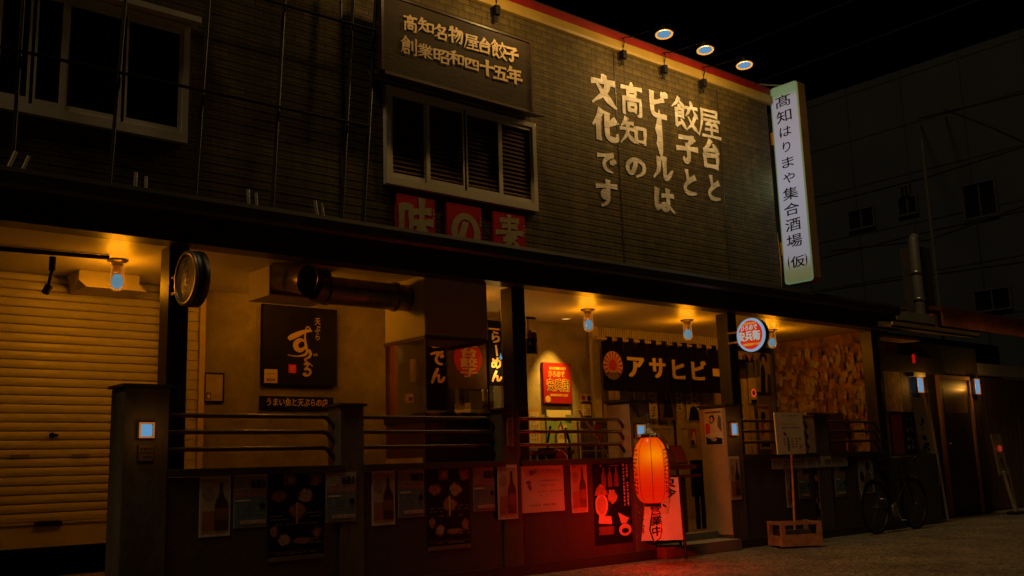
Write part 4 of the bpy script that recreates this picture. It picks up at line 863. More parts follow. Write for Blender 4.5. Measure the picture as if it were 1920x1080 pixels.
# red tables and stools behind the rail
q = P(1010, 846, Y=.9)
T = thing('stool_table', 'low dark red table behind the rail, below the framed menu', 'table', (q.x, .9, .2)); MB().box(q.x-.3, q.x+.3, .65, 1.15, q.z-.04, q.z).build('tabletop', redm, T)
for sx in (-1, 1):
    for sy in (-1, 1): MB().box(q.x+sx*.26-.02, q.x+sx*.26+.02, .9+sy*.21-.02, .9+sy*.21+.02, .2, q.z-.041).build('leg', railm, T)
q = P(1047, 850, Y=.7); zq = q.z
T = thing('shoulder_bag', 'shiny red bag with dark straps hung on a chair back behind the rail', 'bag', (q.x, .7, zq-.3))
MB().lathe((q.x, .7, zq-.30), (0, 0, 1), [(0, .02), (.02, .10), (.15, .13), (.28, .10), (.34, .05), (.345, .001)], 14).build('body', mat('bag_red', (.55, .02, .02), rough=.25, bump=.3, bscale=10), T)
MB().tube([(q.x-.06, .66, zq), (q.x-.09, .64, zq+.18), (q.x-.02, .63, zq+.33), (q.x+.06, .64, zq+.18), (q.x+.08, .66, zq)], .012, 8).build('strap', cream, T)
MB().tube([(q.x+.14, .70, zq-.2), (q.x+.16, .68, zq+.1), (q.x+.10, .68, zq+.27)], .014, 8).tube([(q.x-.16, .7, zq-.2), (q.x-.17, .68, zq+.12), (q.x-.12, .68, zq+.29)], .012, 8).build('side_strap', black, T)
T = MB(); T.box(q.x-.2, q.x+.2, .72, .76, zq-.02, zq+.06)
for sx in (-1, 1): T.box(q.x+sx*.19-.015, q.x+sx*.19+.015, .765, .80, .2, zq+.06)
T.box(q.x-.2, q.x+.2, .81, 1.2, .60, .64)
for sx in (-1, 1): T.box(q.x+sx*.18-.015, q.x+sx*.18+.015, 1.15, 1.19, .2, .599)
tag(T.build('chair', darkwood), 'dark wooden chair behind the red bag', 'chair')
# wire rack with leaflets, leaning yellow stick
r0, r1 = P(1086, 800, Y=1.1), P(1141, 800, Y=1.1)
T = thing('magazine_rack', 'pale wire rack of leaflets standing left of the lamp pier', 'rack', ((r0.x+r1.x)/2, 1.1, .2))
rk = MB()
for x in (r0.x, (r0.x+r1.x)/2, r1.x): rk.box(x-.008, x+.008, 1.08, 1.10, .2, 1.50)
for zz in (.65, .9, 1.15, 1.4): rk.box(r0.x, r1.x, 1.055, 1.075, zz, zz+.014)
rk.build('wire_frame', cream, T)
lf = Sheet((r0.x, 1.12, .6), (1, 0, 0), (0, -1, 0), r1.x-r0.x, .9); lf.board(mat('rack_dark', (.10, .07, .04)), .02, 0)
for r in range(3):
    x = .02
    while x < .9:
        w = random.uniform(.06, .16); lf.rect(x, r*.33+.02, min(x+w, .98), r*.33+random.uniform(.2, .29), random.choice([paperold, paper, paperdim, bluep, brownp, redposter, inkgrey]), .003+.0002*random.random()); x += w+.015
lf.build('leaflets', T)
a_, b_ = P(1085, 768, Y=1.0), P(1110, 808, Y=1.0); d_ = b_-a_
tag(MB().tube([a_, a_+d_*3.0], .012, 8).build('leaning_stick', mat('yellow_stick', (.60, .40, .08), rough=.4, bump=0)), 'thin yellow stick leaning diagonally against the wire rack', 'stick')
s_ = px_sheet(1115, 795, 1130, 824, 1.0); s_.board(redposter, .01); s_.dashes(.2, .1, .8, .4, cream, 2, .003, cells=3); tag(s_.build('leaflet_box'), 'small red card box on the rack right of the yellow stick', 'box')
framed(1090, 757, 1109, 780, BW-.02, 'small wooden-framed notice at the edge of the plaster wall', woodor, paper, rows=3)
s_ = px_sheet(1088, 738, 1110, 754, BW-.02); s_.board(paperold, .004); s_.ell(.25, .5, .18, .3, redm, .002); s_.ell(.75, .45, .16, .35, black, .002); s_.rect(.1, .0, .9, .12, brownp, .002); tag(s_.build('picture_card'), 'small card with red and black spots above the framed notice', 'card')
# hanging charm near the middle pillar
q = P(990, 596, Y=.5)
T = thing('hanging_charm', 'wooden charm with tassels hanging beside the middle pillar', 'charm', q)
MB().box(q.x-.03, q.x+.10, .49, .51, q.z-.012, q.z+.012).build('crossbar', darkwood, T)
c_ = MB()
for dx, dz in ((.0, -.17), (.065, -.19)): c_.lathe((q.x+dx, .5, q.z+dz), (0, 0, -1), [(-.045, .001), (-.035, .032), (0, .045), (.035, .032), (.045, .001)], 12)
c_.build('ball', mat('charm_wood', (.22, .08, .04), rough=.4), T)
MB().box(q.x-.02, q.x+.0, .495, .505, q.z-.16, q.z-.013).build('cord', MAT['charm_wood'], T)
sh = Sheet((q.x-.05, .47, q.z-.38), (1, 0, 0), (0, -1, 0), .14, .16); sh.board(black, .02); sh.poly([(.1, .6), (.35, .5), (.3, .9)], cream, .002); sh.rect(.85, .1, 1, .8, cream, .002); sh.build('tassel', T)

# ------------------------------------------------------------------ entrance: band, noren, doors, papers
YN = 1.78
n0, n1 = P(1128, 640, Y=YN), P(1352, 742, Y=YN); nx1 = n1.x+.20
zt, zbm = P(1128, 640, Y=YN).z, P(1135, 731, Y=YN).z
wb = Sheet((dx_a, BW-.02, 2.55), (1, 0, 0), (0, -1, 0), 12.9-dx_a, CE-2.56)
cr_ = MB(); x = dx_a+.02
while x < 12.85: cr_.box(x, x+.03, BW-.03, BW-.001, 2.5, CE-.004); x += .045
cr_.build('corrugated_band', mat('band_white', (.50, .43, .28), rough=.5, var=.1, bump=.03), bld)
pl_ = MB(); e1 = P(1107, 700, Y=BW).x
pl_.box(e1, dx_a+.03, BW-.05, BW-.001, .2, CE-.004); pl_.build('door_jamb', mat('jamb_cream', (.50, .42, .28), rough=.5, var=.1, bump=.03), bld)
T = thing('noren_curtain', 'dark indigo split noren with a rising sun and large cream katakana over the entrance', 'curtain', ((n0.x+nx1)/2, YN, zbm))
MB().tube([(n0.x-.12, YN-.015, zt+.035), (nx1, YN-.015, zt+.035)], .022, 10).build('rod', mat('bamboo', (.50, .36, .16), rough=.4, var=.25, scale=20, bump=.05, stretch=(.2, 1, 1)), T)
cuts_ = [P(p_, 700, Y=YN).x for p_ in (1171, 1214, 1254.5, 1291.5)]+[P(1328, 700, Y=YN).x]; edges = [n0.x]+cuts_+[nx1]
def wav(x, z): return YN+.012*math.sin(x*9)+.010*math.sin(x*23+1)*(zt-z)*1.5
for i in range(len(edges)-1):
    a_, b_ = edges[i]+.006, edges[i+1]-.006; pn_ = MB(); NX, NZ = 8, 6; zb_ = zbm+random.uniform(-.02, .02)
    for side in (0, 1):
        k0 = len(pn_.v); vs = []; fs = []
        for r in range(NZ+1):
            for c in range(NX+1):
                x = a_+(b_-a_)*c/NX+(.012*math.sin(i*2.1)*(1-r/NZ)); zz = zb_+(zt-zb_)*r/NZ; vs.append((x, wav(x, zz)+side*.004, zz))
        for r in range(NZ):
            for c in range(NX): k = r*(NX+1)+c; fs.append((k, k+1, k+NX+2, k+NX+1))
        pn_.add(vs, fs, 0, True)
    nl = 2
    for q_ in range(nl):
        lx = a_+(b_-a_)*(q_+.3)/nl; pn_.box(lx, lx+.09, YN-.045, YN+.015, zt-.002, zt+.065)
    pn_.build('curtain_panel', indigo, T)
sh = Sheet((0, YN-.034, 0), (1, 0, 0), (0, -1, 0), 1, 1); kat = mat('katakana_cream', (.60, .47, .22), rough=.8, var=.12, bump=.02)
for ch, x0, y0, x1, y1 in (('ア', 1176, 670, 1208, 707), ('サ', 1217, 672, 1248, 709), ('ヒ', 1260, 675, 1284, 711), ('ビ', 1296, 676, 1324, 713)):
    A, B_ = P(x0, (y0+y1)/2, Y=YN-.03), P(x1, (y0+y1)/2, Y=YN-.03); zt_ = P((x0+x1)/2, y0, Y=YN-.03).z; zb_ = P((x0+x1)/2, y1, Y=YN-.03).z
    sh.glyphs(ch, A.x, zb_, B_.x, zt_, kat, 0, .065, 0, 0)
A, B_ = P(1336, 698, Y=YN-.03), P(1353, 698, Y=YN-.03); sh.rect(A.x, A.z-.055, B_.x+.08, A.z+.055, kat, 0)
cc = P(1149, 685, Y=YN-.03); rx = (P(1167, 685, Y=YN-.03).x-P(1131, 685, Y=YN-.03).x)/2; rz = (P(1149, 658, Y=YN-.03).z-P(1149, 711, Y=YN-.03).z)/2
sh.ell(cc.x, cc.z, rx, rz, kat, .0, 40); rd = mat('rising_red', (.50, .02, .012), rough=.8, var=.1, bump=0)
for k in range(16):
    if k in (11, 12, 13): continue
    t0_, t1_ = 2*math.pi*(k-.26)/16, 2*math.pi*(k+.26)/16
    sh.poly([(cc.x+rx*.3*math.cos(t0_), cc.z+rz*.3*math.sin(t0_)), (cc.x+rx*.98*math.cos(t0_), cc.z+rz*.98*math.sin(t0_)), (cc.x+rx*.98*math.cos(t1_), cc.z+rz*.98*math.sin(t1_)), (cc.x+rx*.3*math.cos(t1_), cc.z+rz*.3*math.sin(t1_))], rd, .0012)
sh.ell(cc.x, cc.z, rx*.40, rz*.40, rd, .0024, 24)
for k in range(4):
    zz = cc.z-rz*(.56+.12*k); hw_ = rx*math.sqrt(max(0, 1-(.56+.12*k)**2))*.95
    for i in range(8):
        x0_ = cc.x-hw_+2*hw_*i/8; sh.poly([(x0_, zz), (x0_+hw_/8, zz+.022), (x0_+hw_/4, zz), (x0_+hw_/4, zz-.012), (x0_+hw_/8, zz+.010), (x0_, zz-.012)], indigo, .0036+.0002*k)
sh.build('print', T)
# sliding doors
doors = [P(p_, 790, Y=BW).x for p_ in (1134, 1214, 1272, 1330, 1372)]
dg = mat('door_pane', (.40, .33, .18), rough=.4, var=.2, scale=3, bump=0); dfr = mat('door_frame', (.42, .34, .20), rough=.4, var=.12, bump=.03)
for i in range(4):
    a_, b_ = doors[i]+.01, doors[i+1]-.01; yy = BW+.02+.06*(i % 2)
    D = MB(); D.box(a_, a_+.055, yy, yy+.035, .2, 2.5); D.box(b_-.055, b_, yy, yy+.035, .2, 2.5); D.box(a_+.056, b_-.056, yy, yy+.035, .2, .55); D.box(a_+.056, b_-.056, yy, yy+.035, 2.42, 2.5); D.box(a_+.056, b_-.056, yy, yy+.035, 1.46, 1.52)
    D = D.build('door', dfr, bld); MB().box(a_+.056, b_-.056, yy+.012, yy+.02, .551, 1.459).box(a_+.056, b_-.056, yy+.012, yy+.02, 1.521, 2.419).build('pane', dg, D)
bc = MB(); bc.box(dx_a, 12.9, BW+.19, BW+.21, .2, 2.62); bc.build('door_backing', MAT['interior_paint'], bld)
def paper_on(px0, py0, px1, py1, Y, lab, draw, m_=paper, name='poster', cat='poster', group=None):
    s_ = px_sheet(px0, py0, px1, py1, Y); s_.board(m_, .003, 0); draw(s_); return tag(s_.build(name), lab, cat, group)
YP = BW+.012
def strokes(s_, n=4, x0=.15, x1=.85, y0=.06, y1=.94, cols=1, m_=black, lay=.002, th=.07):
    """large handwritten strokes too blurred to read"""
    for c in range(cols):
        xa, xb = x0+(x1-x0)*c/cols, x0+(x1-x0)*(c+.86)/cols
        for i in range(n):
            ya, yb = y0+(y1-y0)*i/n, y0+(y1-y0)*(i+.82)/n; asp = s_.w/max(s_.h, 1e-6)
            for k in range(4):
                p = [(random.uniform(xa, xb), random.uniform(ya, yb), 0) for _ in range(3)]; w = (xb-xa)*th*random.uniform(.7, 1.3)
                brush(s_, [(p[0][0], p[0][1], w*.6), ((p[0][0]+p[2][0])/2+(xb-xa)*.1, (p[0][1]+p[2][1])/2, w), (p[2][0], p[2][1], w*.3)], m_, lay+.0003*k, asp)
paper_on(1216, 733, 1234, 785, YP, 'narrow paper strip with black brush writing, leftmost under the noren', lambda s_: strokes(s_, 4), paper, 'paper_strip', 'paper')
paper_on(1235, 733, 1266, 788, YP-.003, 'dark figure poster between two paper strips on the door', lambda s_: (s_.poly([(.2, .1), (.9, .1), (.8, .6), (.55, .95), (.35, .7)], black, .002), s_.ell(.5, .75, .15, .12, brownp, .003)), MAT['guide_brown'])
paper_on(1267, 733, 1281, 772, YP, 'short paper strip with brush writing, middle of the doors', lambda s_: strokes(s_, 3, th=.1), paper, 'paper_strip', 'paper')
paper_on(1285, 733, 1313, 790, YP, 'poster with large brush writing above a dark figure on the right door', lambda s_: (strokes(s_, 2, .05, .95, .55, .98, 2), s_.poly([(.1, .02), (.95, .02), (.9, .35), (.6, .52), (.3, .45)], black, .003)), paper)
paper_on(1292, 802, 1308, 836, YP, 'small red and white poster low on the right door', lambda s_: (s_.rect(.1, .08, .9, .92, redposter, .002), s_.poly([(.3, .1), (.8, .1), (.75, .7), (.5, .8), (.3, .5)], cream, .003), s_.rect(.15, .05, .6, .3, black, .004)), paperold)
paper_on(1141, 733, 1162, 749, 1.5, 'small cream card with a red mark under the rising sun', lambda s_: (s_.line('王', .3, .1, .7, .9, redm, .002, .02)), paperold, 'card', 'card')
bk2 = MB(); [bk2.box(P(p_, 745, Y=YP).x, P(p_, 745, Y=YP).x+.035+.02*(i % 2), YP-.02, YP, 1.85, 2.05) for i, p_ in enumerate((1188, 1194, 1199, 1205, 1316, 1321, 1327, 1333))]
tag(bk2.build('slat_blind', cream), 'pale slats glimpsed just below the noren', 'slats')
# side of the pier right of the entrance: figure poster; its lit side laid on as a paler sheet
T = thing('figure_poster', 'seated figure in black and red on the entrance side of the right pier', 'poster', (9.505, .2, 1.2))
A, B_ = P(1319, 768, X=9.505), P(1357, 834, X=9.505)
sh = Sheet((9.505, A.y, B_.z), (0, -1, 0), (-1, 0, 0), A.y-B_.y, A.z-B_.z); sh.board(paper, .003); 
sh.poly([(.05, .02), (.95, .02), (.95, .18), (.6, .22), (.4, .16), (.05, .24)], black, .002); sh.poly([(.05, .30), (.28, .34), (.32, .52), (.2, .62), (.05, .58)], redposter, .003); sh.ell(.42, .72, .14, .13, black, .003, 14, .2); sh.poly([(.28, .25), (.6, .24), (.85, .45), (.7, .62), (.4, .6)], cream, .0035); sh.ell(.42, .70, .09, .08, mat('face_print', (.55, .40, .24), bump=0), .0045); sh.poly([(.72, .5), (.95, .35), (.95, .75), (.8, .85)], inkgrey, .004); sh.ell(.5, .16, .16, .05, mat('ring_print', (.35, .30, .2), bump=0), .0045, 16); sh.rect(.05, .88, .95, .93, brownp, .003)
sh.build('print', T)
MB().box(9.5055, 9.5115, -.005, .37, .16, 1.60).build('lit_side', mat('pier_lit', (.34, .24, .12), rough=.6, var=.15, bump=.05), TW2)  # lit side of the pier, the light put into a paler colour
MB().box(7.8785, 7.8855, -.005, .325, 1.063, 1.62).build('lit_side', mat('pier_lit_pale', (.40, .27, .15), rough=.6, var=.15, bump=.05), TW1)  # lit side of the lantern pier, also lightened in the colour
# menu box and red stand inside the entrance
q = P(1312, 930, Y=.7)
s_ = px_sheet(1299, 863, 1326, 930, .6); s_.board(blackboard, .05); s_.rect(.1, .1, .9, .9, mat('menu_dark', (.03, .022, .018), var=.4, scale=15, bump=0), .002); s_.dashes(.2, .2, .8, .8, inkgrey, 5, .003, cells=5)
s_.mb.box(s_.o.x+.04, s_.o.x+.08, .60, .64, .2, s_.o.z, 0); s_.mb.box(s_.o.x+s_.w-.08, s_.o.x+s_.w-.04, .60, .64, .2, s_.o.z, 0)
tag(s_.build('menu_stand'), 'black upright menu stand just inside the entrance', 'menu stand')
A, B_ = P(1248, 832, Y=.35), P(1291, 868, Y=.35)
T = thing('red_stand', 'red slanted reservation stand with a picture card, behind the big lantern', 'stand', ((A.x+B_.x)/2, .4, .2))
sh = Sheet((A.x, .35, B_.z), (1, 0, 0), (0, -.9, .4), B_.x-A.x, A.z-B_.z, (0, .4, .9)); sh.board(redm, .03); sh.rect(.03, .15, .38, .9, mat('picture_red', (.40, .12, .08), var=.5, scale=25, bump=0), .002); sh.rect(.45, .08, .95, .92, redposter, .002); sh.build('board', T)
MB().box(A.x-.02, B_.x+.06, .28, .42, B_.z-.07, B_.z-.02).box(A.x-.02, B_.x+.10, .26, .40, B_.z-.16, B_.z-.13).build('shelf', redm, T)
MB().box(B_.x-.10, B_.x-.06, .36, .40, .2, B_.z-.161).box(A.x+.06, A.x+.10, .36, .40, .2, B_.z-.161).build('leg', railm, T)

# ------------------------------------------------------------------ the big red lantern on its hook
LY = -.62
lc_ = P(1221, 885, Y=LY); zt_ = P(1221, 820, Y=LY).z; zb_ = P(1221, 944, Y=LY).z; lr = 32/FPX*(lc_-CAM).dot(_f)
T = thing('paper_lantern', 'big glowing red paper lantern in a clear rain cover hanging before the entrance pier', 'lantern', (lc_.x, LY, zb_))
H = zt_-zb_
pr = [(0, lr*.45), (.03, lr*.66), (.09, lr*.86), (.18, lr*.97), (.35, lr), (.65, lr), (.80, lr*.93), (.90, lr*.78), (.97, lr*.56), (1, lr*.48)]
ml = cloth_glow('lantern_paper', (.0038, .0017, .00001), .6)
tt = ml.node_tree; tt.nodes['Diffuse BSDF'].inputs[0].default_value = (.0022, .0002, .0001, 1); em = tt.nodes.new('ShaderNodeEmission'); em.inputs[0].default_value = (.72, .0035, .0008, 1); em.inputs[1].default_value = 1
adn = tt.nodes.new('ShaderNodeAddShader'); mo = tt.nodes['Material Output']; tt.links.new(mo.inputs[0].links[0].from_socket, adn.inputs[0]); tt.links.new(em.outputs[0], adn.inputs[1]); tt.links.new(adn.outputs[0], mo.inputs[0])
lan = MB(); prof = []
N = 46
for i in range(N+1):
    t_ = i/N; j = max(k for k in range(len(pr)) if pr[k][0] <= t_+1e-9); j = min(j, len(pr)-2); f_ = (t_-pr[j][0])/(pr[j+1][0]-pr[j][0]); r_ = pr[j][1]*(1-f_)+pr[j+1][1]*f_
    prof.append((zb_+H*t_, r_*(1+.012*math.cos(t_*math.pi*34))))
lan.lathe((lc_.x, LY, 0), (0, 0, 1), prof, 40); lan.build('paper_body', ml, T)
sm_ = MB()
vd = Vector((CAM.x-lc_.x, CAM.y-LY, 0)); va = math.atan2(vd.y, vd.x)
for k in range(8):
    a_ = va+.05+k*math.pi/4; sm_.tube([(lc_.x+r_*1.006*math.cos(a_), LY+r_*1.006*math.sin(a_), z_) for z_, r_ in prof[::3]], .0028, 5)
sm_.build('seam', mat('seam_dark', (.10, .008, .004), bump=0), T)
wr_ = MB()
for s0 in (.98, -.98, 1.22, -1.22):
    a_ = va+s0
    for i in range(11):
        zc = zt_-H*(.20+.062*i)
        for q_ in range(3):
            da = random.uniform(-.06, .06); dz = random.uniform(-.014, .014); j = min(range(len(prof)), key=lambda k: abs(prof[k][0]-zc)); r_ = prof[j][1]*1.012; L_ = random.uniform(.025, .055)
            wr_.tube([(lc_.x+r_*math.cos(a_+da-L_), LY+r_*math.sin(a_+da-L_), zc+dz+.004), (lc_.x+r_*math.cos(a_+da+L_), LY+r_*math.sin(a_+da+L_), zc+dz-.004)], .004, 5)
wr_.build('brush_mark', black, T)
MB().lathe((lc_.x, LY, zt_), (0, 0, 1), [(-.01, lr*.40), (-.01, lr*.5), (.035, lr*.5), (.035, lr*.40)], 24).lathe((lc_.x, LY, zb_), (0, 0, 1), [(-.03, lr*.40), (-.03, lr*.48), (.01, lr*.48), (.01, lr*.40)], 24).build('hoop', mat('hoop_black', (.05, .01, .006), bump=0), T)
MB().lathe((lc_.x, LY, zt_-.005), (0, 0, 1), [(0, .001), (0, lr*.52)], 24).build('top_cap', MAT['hoop_black'], T); MB().lathe((lc_.x, LY, zb_+.012), (0, 0, 1), [(0, .001), (0, lr*.56)], 24).build('bottom_cap', emit('lantern_bottom_glow', (.45, .006, .002), 1), T)  # bottom cap made to glow as source of the added red light
tp = P(1217, 803, Y=LY).z
cv = MB(); n = 28; vs = []; rows_ = [(tp+.05, .012), (tp, .016), (tp-.05, lr*.32), (zt_+.03, lr*.62), (zt_-.05, lr*.98), (zt_-.12, lr*1.06), (zb_+.2, lr*1.08), (zb_+.02, lr*1.02), (zb_-.10, lr*.86)]
for j, (z_, r_) in enumerate(rows_):
    for k in range(n): rr_ = r_*(1+(.10 if j in (2, 3) else .012)*math.cos(k*math.pi)+.02*math.sin(k*1.7+j)); vs.append((lc_.x+rr_*math.cos(2*math.pi*k/n), LY+rr_*math.sin(2*math.pi*k/n), z_))
cv.add(vs, [(j*n+k, j*n+(k+1) % n, (j+1)*n+(k+1) % n, (j+1)*n+k) for j in range(len(rows_)-1) for k in range(n)], 0, True)
cv.build('rain_cover', film, T)
ga = MB()
for k in range(22):
    a_ = 2*math.pi*k/22+random.uniform(-.08, .08); r1_ = lr*random.uniform(.60, .66); ga.tube([(lc_.x+.012*math.cos(a_), LY+.012*math.sin(a_), tp-.005), (lc_.x+r1_*.5*math.cos(a_), LY+r1_*.5*math.sin(a_), tp-.06), (lc_.x+r1_*math.cos(a_), LY+r1_*math.sin(a_), zt_+.03)], [.010, .007, .003], 5)
ga.tube([(lc_.x, LY, tp-.03), (lc_.x, LY, tp+.05)], .018, 8)
ga.build('gathered_film', mat('film_fold', (.55, .42, .25), rough=.25, bump=0, spec=.6), T)
MB().tube([(lc_.x, LY, tp-.02), (lc_.x, LY, tp+.14), (8.0, -.04, tp+.16), (8.0, -.013, tp+.16)], .012, 8).build('hook', blackmetal, T)
sk = MB(); sk.tube([(lc_.x-.08, LY-.07, zb_-.03), (lc_.x-.12, LY-.05, zb_-.24), (lc_.x-.07, LY-.05, zb_-.36), (lc_.x+.02, LY-.05, zb_-.33), (lc_.x+.05, LY-.05, zb_-.20)], .008, 6); sk.build('cord_loop', mat('cord_red', (.20, .05, .02), bump=0), T)
l_ = lamp('lantern_bulb_light', (lc_.x-.035, LY-.055, zt_-H*.29), 95, (.6, 1, .005), .025, T)
l2 = lamp('lantern_glow', (lc_.x, LY, zb_-.09), 27, (1, .008, .002), .045, T)  # red light added below the lantern to carry its spill

# ------------------------------------------------------------------ A-frame board beside the lantern
un = Vector((.72, -.69, 0)).normalized(); nn = Vector((-.69, -.72, 0)).normalized()
R_ = P(1283, 1009, Y=-.32); wA = .56; tilt = Vector((nn.x*-.16, nn.y*-.16, 1)).normalized()
o_ = R_-un*wA; o_.z = .20
ht = (P(1284, 893, Y=-.26).z-.20)
T = thing('sidewalk_board', 'cream A-frame board with black brush lettering, lit red beside the lantern', 'sign board', (o_.x+.2, o_.y, 0))
sh = Sheet(o_, un, nn, wA, ht, tilt); sh.board(mat('board_cream', (.58, .45, .33), rough=.6, var=.1, bump=.05), .02)
lt = Sheet(o_, un, nn, wA, ht, tilt)
lt.line('只今、', .62, .52, .92, .98, black, .004, .04, True, slant=.08, wob=.05); lt.line('営業中', .40, .06, .62, .56, black, .004, .03, True, slant=.1, wob=.05); lt.line('屋台', .08, .1, .30, .5, inkgrey, .004, .02, True, slant=.1, wob=.05)
sh.build('front_panel', T); lt.build('lettering', T)
bt = o_+tilt*ht; back = -nn
for side in (0, wA):
    a_ = o_+un*side
    MB().tube([a_+tilt*ht*1.0, a_+Vector((0, 0, -.19))+nn*.05], .016, 6).build('leg', blackmetal, T)
    MB().tube([a_+tilt*ht*1.0, Vector((a_.x, a_.y, .006))+back*.46], .016, 6).build('leg', blackmetal, T)
c0 = o_+back*.10; bs = Sheet(o_+back*.42+Vector((0, 0, -.05)), un, back, wA, ht*1.02, (tilt*ht*1.0-back*.42+Vector((0, 0, .05))).normalized()); bs.board(blackboard, .012); bs.build('back_panel', T)

# ------------------------------------------------------------------ posters on the terrace wall
YW = -.004
def bottle_poster(px0, py0, px1, py1, lab):
    def d(s_):
        s_.rect(.06, .07, .94, .95, paperold, .0015); s_.rect(.10, .10, .50, .42, mat('print_rust', (.26, .10, .05), var=.3, bump=0), .0025)
        s_.poly([(.50, .10), (.90, .10), (.92, .16), (.92, .50), (.88, .58), (.78, .66), (.745, .74), (.74, .88), (.64, .88), (.635, .74), (.60, .66), (.52, .58), (.49, .50), (.49, .16)], bottlep, .0035)
        s_.rect(.50, .26, .91, .46, brownp, .0045); s_.dashes(.55, .29, .86, .43, mat('gold_dull', (.24, .14, .05), bump=0), 2, .0055, cells=4)
        s_.ell(.28, .70, .20, .11, mat('print_tan', (.26, .20, .14), var=.2, bump=0), .0025); s_.dashes(.14, .63, .42, .77, paperold, 3, .0035, cells=4); s_.dashes(.1, .88, .9, .93, inkgrey, 1, .0025, cells=10); s_.dashes(.1, .02, .9, .055, inkgrey, 1, .0025, cells=8)
    return paper_on(px0, py0, px1, py1, YW, lab, d, paper, 'bottle_poster', 'poster', 'posters on the terrace wall')
def draw_poster(px0, py0, px1, py1, lab):
    def d(s_):
        s_.rect(.03, .03, .97, .66, bluep, .0015); s_.rect(.03, .58, .97, .70, mat('print_rose', (.28, .14, .12), var=.3, bump=0), .0022); s_.ell(.26, .83, .18, .12, paperdim, .0022); s_.dashes(.12, .76, .40, .90, inkgrey, 3, .003, cells=3)
        s_.line('抽選会', .50, .74, .97, .92, black, .003, .04); s_.rect(.05, .50, .48, .535, paper, .003); s_.dashes(.08, .60, .92, .68, paperdim, 1, .003, cells=9); s_.dashes(.08, .20, .92, .48, mat('print_teal', (.05, .09, .11), bump=0), 4, .003, cells=8)
        s_.rect(.20, .07, .95, .14, mat('print_pink', (.50, .36, .33), bump=0), .003); s_.dashes(.25, .08, .9, .13, inkgrey, 1, .004, cells=8); s_.ell(.86, .40, .09, .06, black, .0035)
    return paper_on(px0, py0, px1, py1, YW, lab, d, paperdim, 'lottery_poster', 'poster', 'posters on the terrace wall')
def food_poster(px0, py0, px1, py1, lab):
    def d(s_):
        for k in range(4): s_.rect(.02+.245*k, .86, .245+.245*k, .985, [blackboard, brownp, blackboard, foodp][k], .0015); 
        for cx, cy, rx, ry, m_ in ((.18, .74, .15, .08, foodp), (.66, .74, .16, .09, foodp2), (.52, .56, .17, .10, foodp), (.86, .91, .11, .07, foodp), (.40, .92, .09, .05, foodp2), (.28, .24, .11, .08, foodp2), (.10, .34, .08, .07, foodp), (.88, .30, .09, .07, foodp), (.62, .22, .20, .04, foodp)):
            s_.ell(cx, cy, rx, ry, mat('plate_print', (.07, .04, .025), var=.4, bump=0), .002, 20, .08); s_.ell(cx, cy, rx*.85, ry*.8, m_, .0028, 14, .3)
        s_.rect(.49, .42, .53, .66, gold, .0036)
        for y in (.50, .46): s_.dashes(.04, y, .36, y+.025, paperold, 1, .003, cells=9); s_.dashes(.70, y+.02, .97, y+.045, paperold, 1, .003, cells=8)
        s_.dashes(.12, .40, .9, .43, paperdim, 1, .003, cells=12); s_.dashes(.50, .17, .97, .25, paperold, 2, .0036, cells=10); s_.rect(.02, .10, .98, .106, brownp, .003); s_.dashes(.15, .07, .85, .095, paperold, 1, .003, cells=14); s_.rect(0, 0, 1, .05, mat('print_olive', (.16, .11, .05), bump=0), .002); s_.dashes(.08, .01, .92, .04, inkgrey, 1, .003, cells=12)
    return paper_on(px0, py0, px1, py1, YW, lab, d, blackboard, 'menu_poster', 'poster', 'posters on the terrace wall')
bottle_poster(375, 893, 431, 1004, 'unlit bottle poster, leftmost on the long terrace wall')
draw_poster(439, 892, 500, 987, 'blue-grey lottery poster between the leftmost bottle poster and the tall black menu')
food_poster(504, 889, 606, 1045, 'tall black menu poster with dishes left of the second pier, the largest one')
YW = -.018; draw_poster(611, 886, 668, 976, 'blue-grey lottery poster straight below the second pier'); YW = -.004
bottle_poster(697, 883, 741, 983, 'dim bottle poster right of the second pier')
draw_poster(746, 880, 796, 968, 'blue-grey lottery poster left of the second black menu')
food_poster(800, 880, 883, 1026, 'black menu poster with dishes, reddish, below the cooking booth')
draw_poster(886, 876, 929, 957, 'red-tinted lottery poster right of the second black menu')
YW = -.018; bottle_poster(932, 872, 972, 972, 'red-lit bottle poster below the plaque on the third pier'); YW = -.004
def notice(s_):
    s_.line('に置いて下さい！', .18, .80, .97, .90, inkgrey, .002, .01)
    for k, (a_, b_, c_) in enumerate(((.37, .92, .62), (.45, .80, .52), (.37, .95, .40), (.42, .60, .31))): s_.dashes(a_, c_, b_, c_+.055, inkgrey, 1, .002, cells=10 if k < 3 else 4)
    s_.dashes(.18, .12, .80, .175, black, 1, .002, cells=10); s_.ell(.17, .62, .06, .04, inkgrey, .002); s_.poly([(.14, .55), (.22, .57), (.24, .48), (.19, .45), (.17, .50)], inkgrey, .002); s_.ell(.25, .82, .05, .05, inkgrey, .002)
paper_on(975.5, 871, 1059, 957, YW, 'wide red-lit paper notice between two bottle posters', notice, paper, 'paper_notice', 'notice', 'posters on the terrace wall')
bottle_poster(1069, 867, 1103, 960, 'bright red-lit bottle poster right of the wide notice')
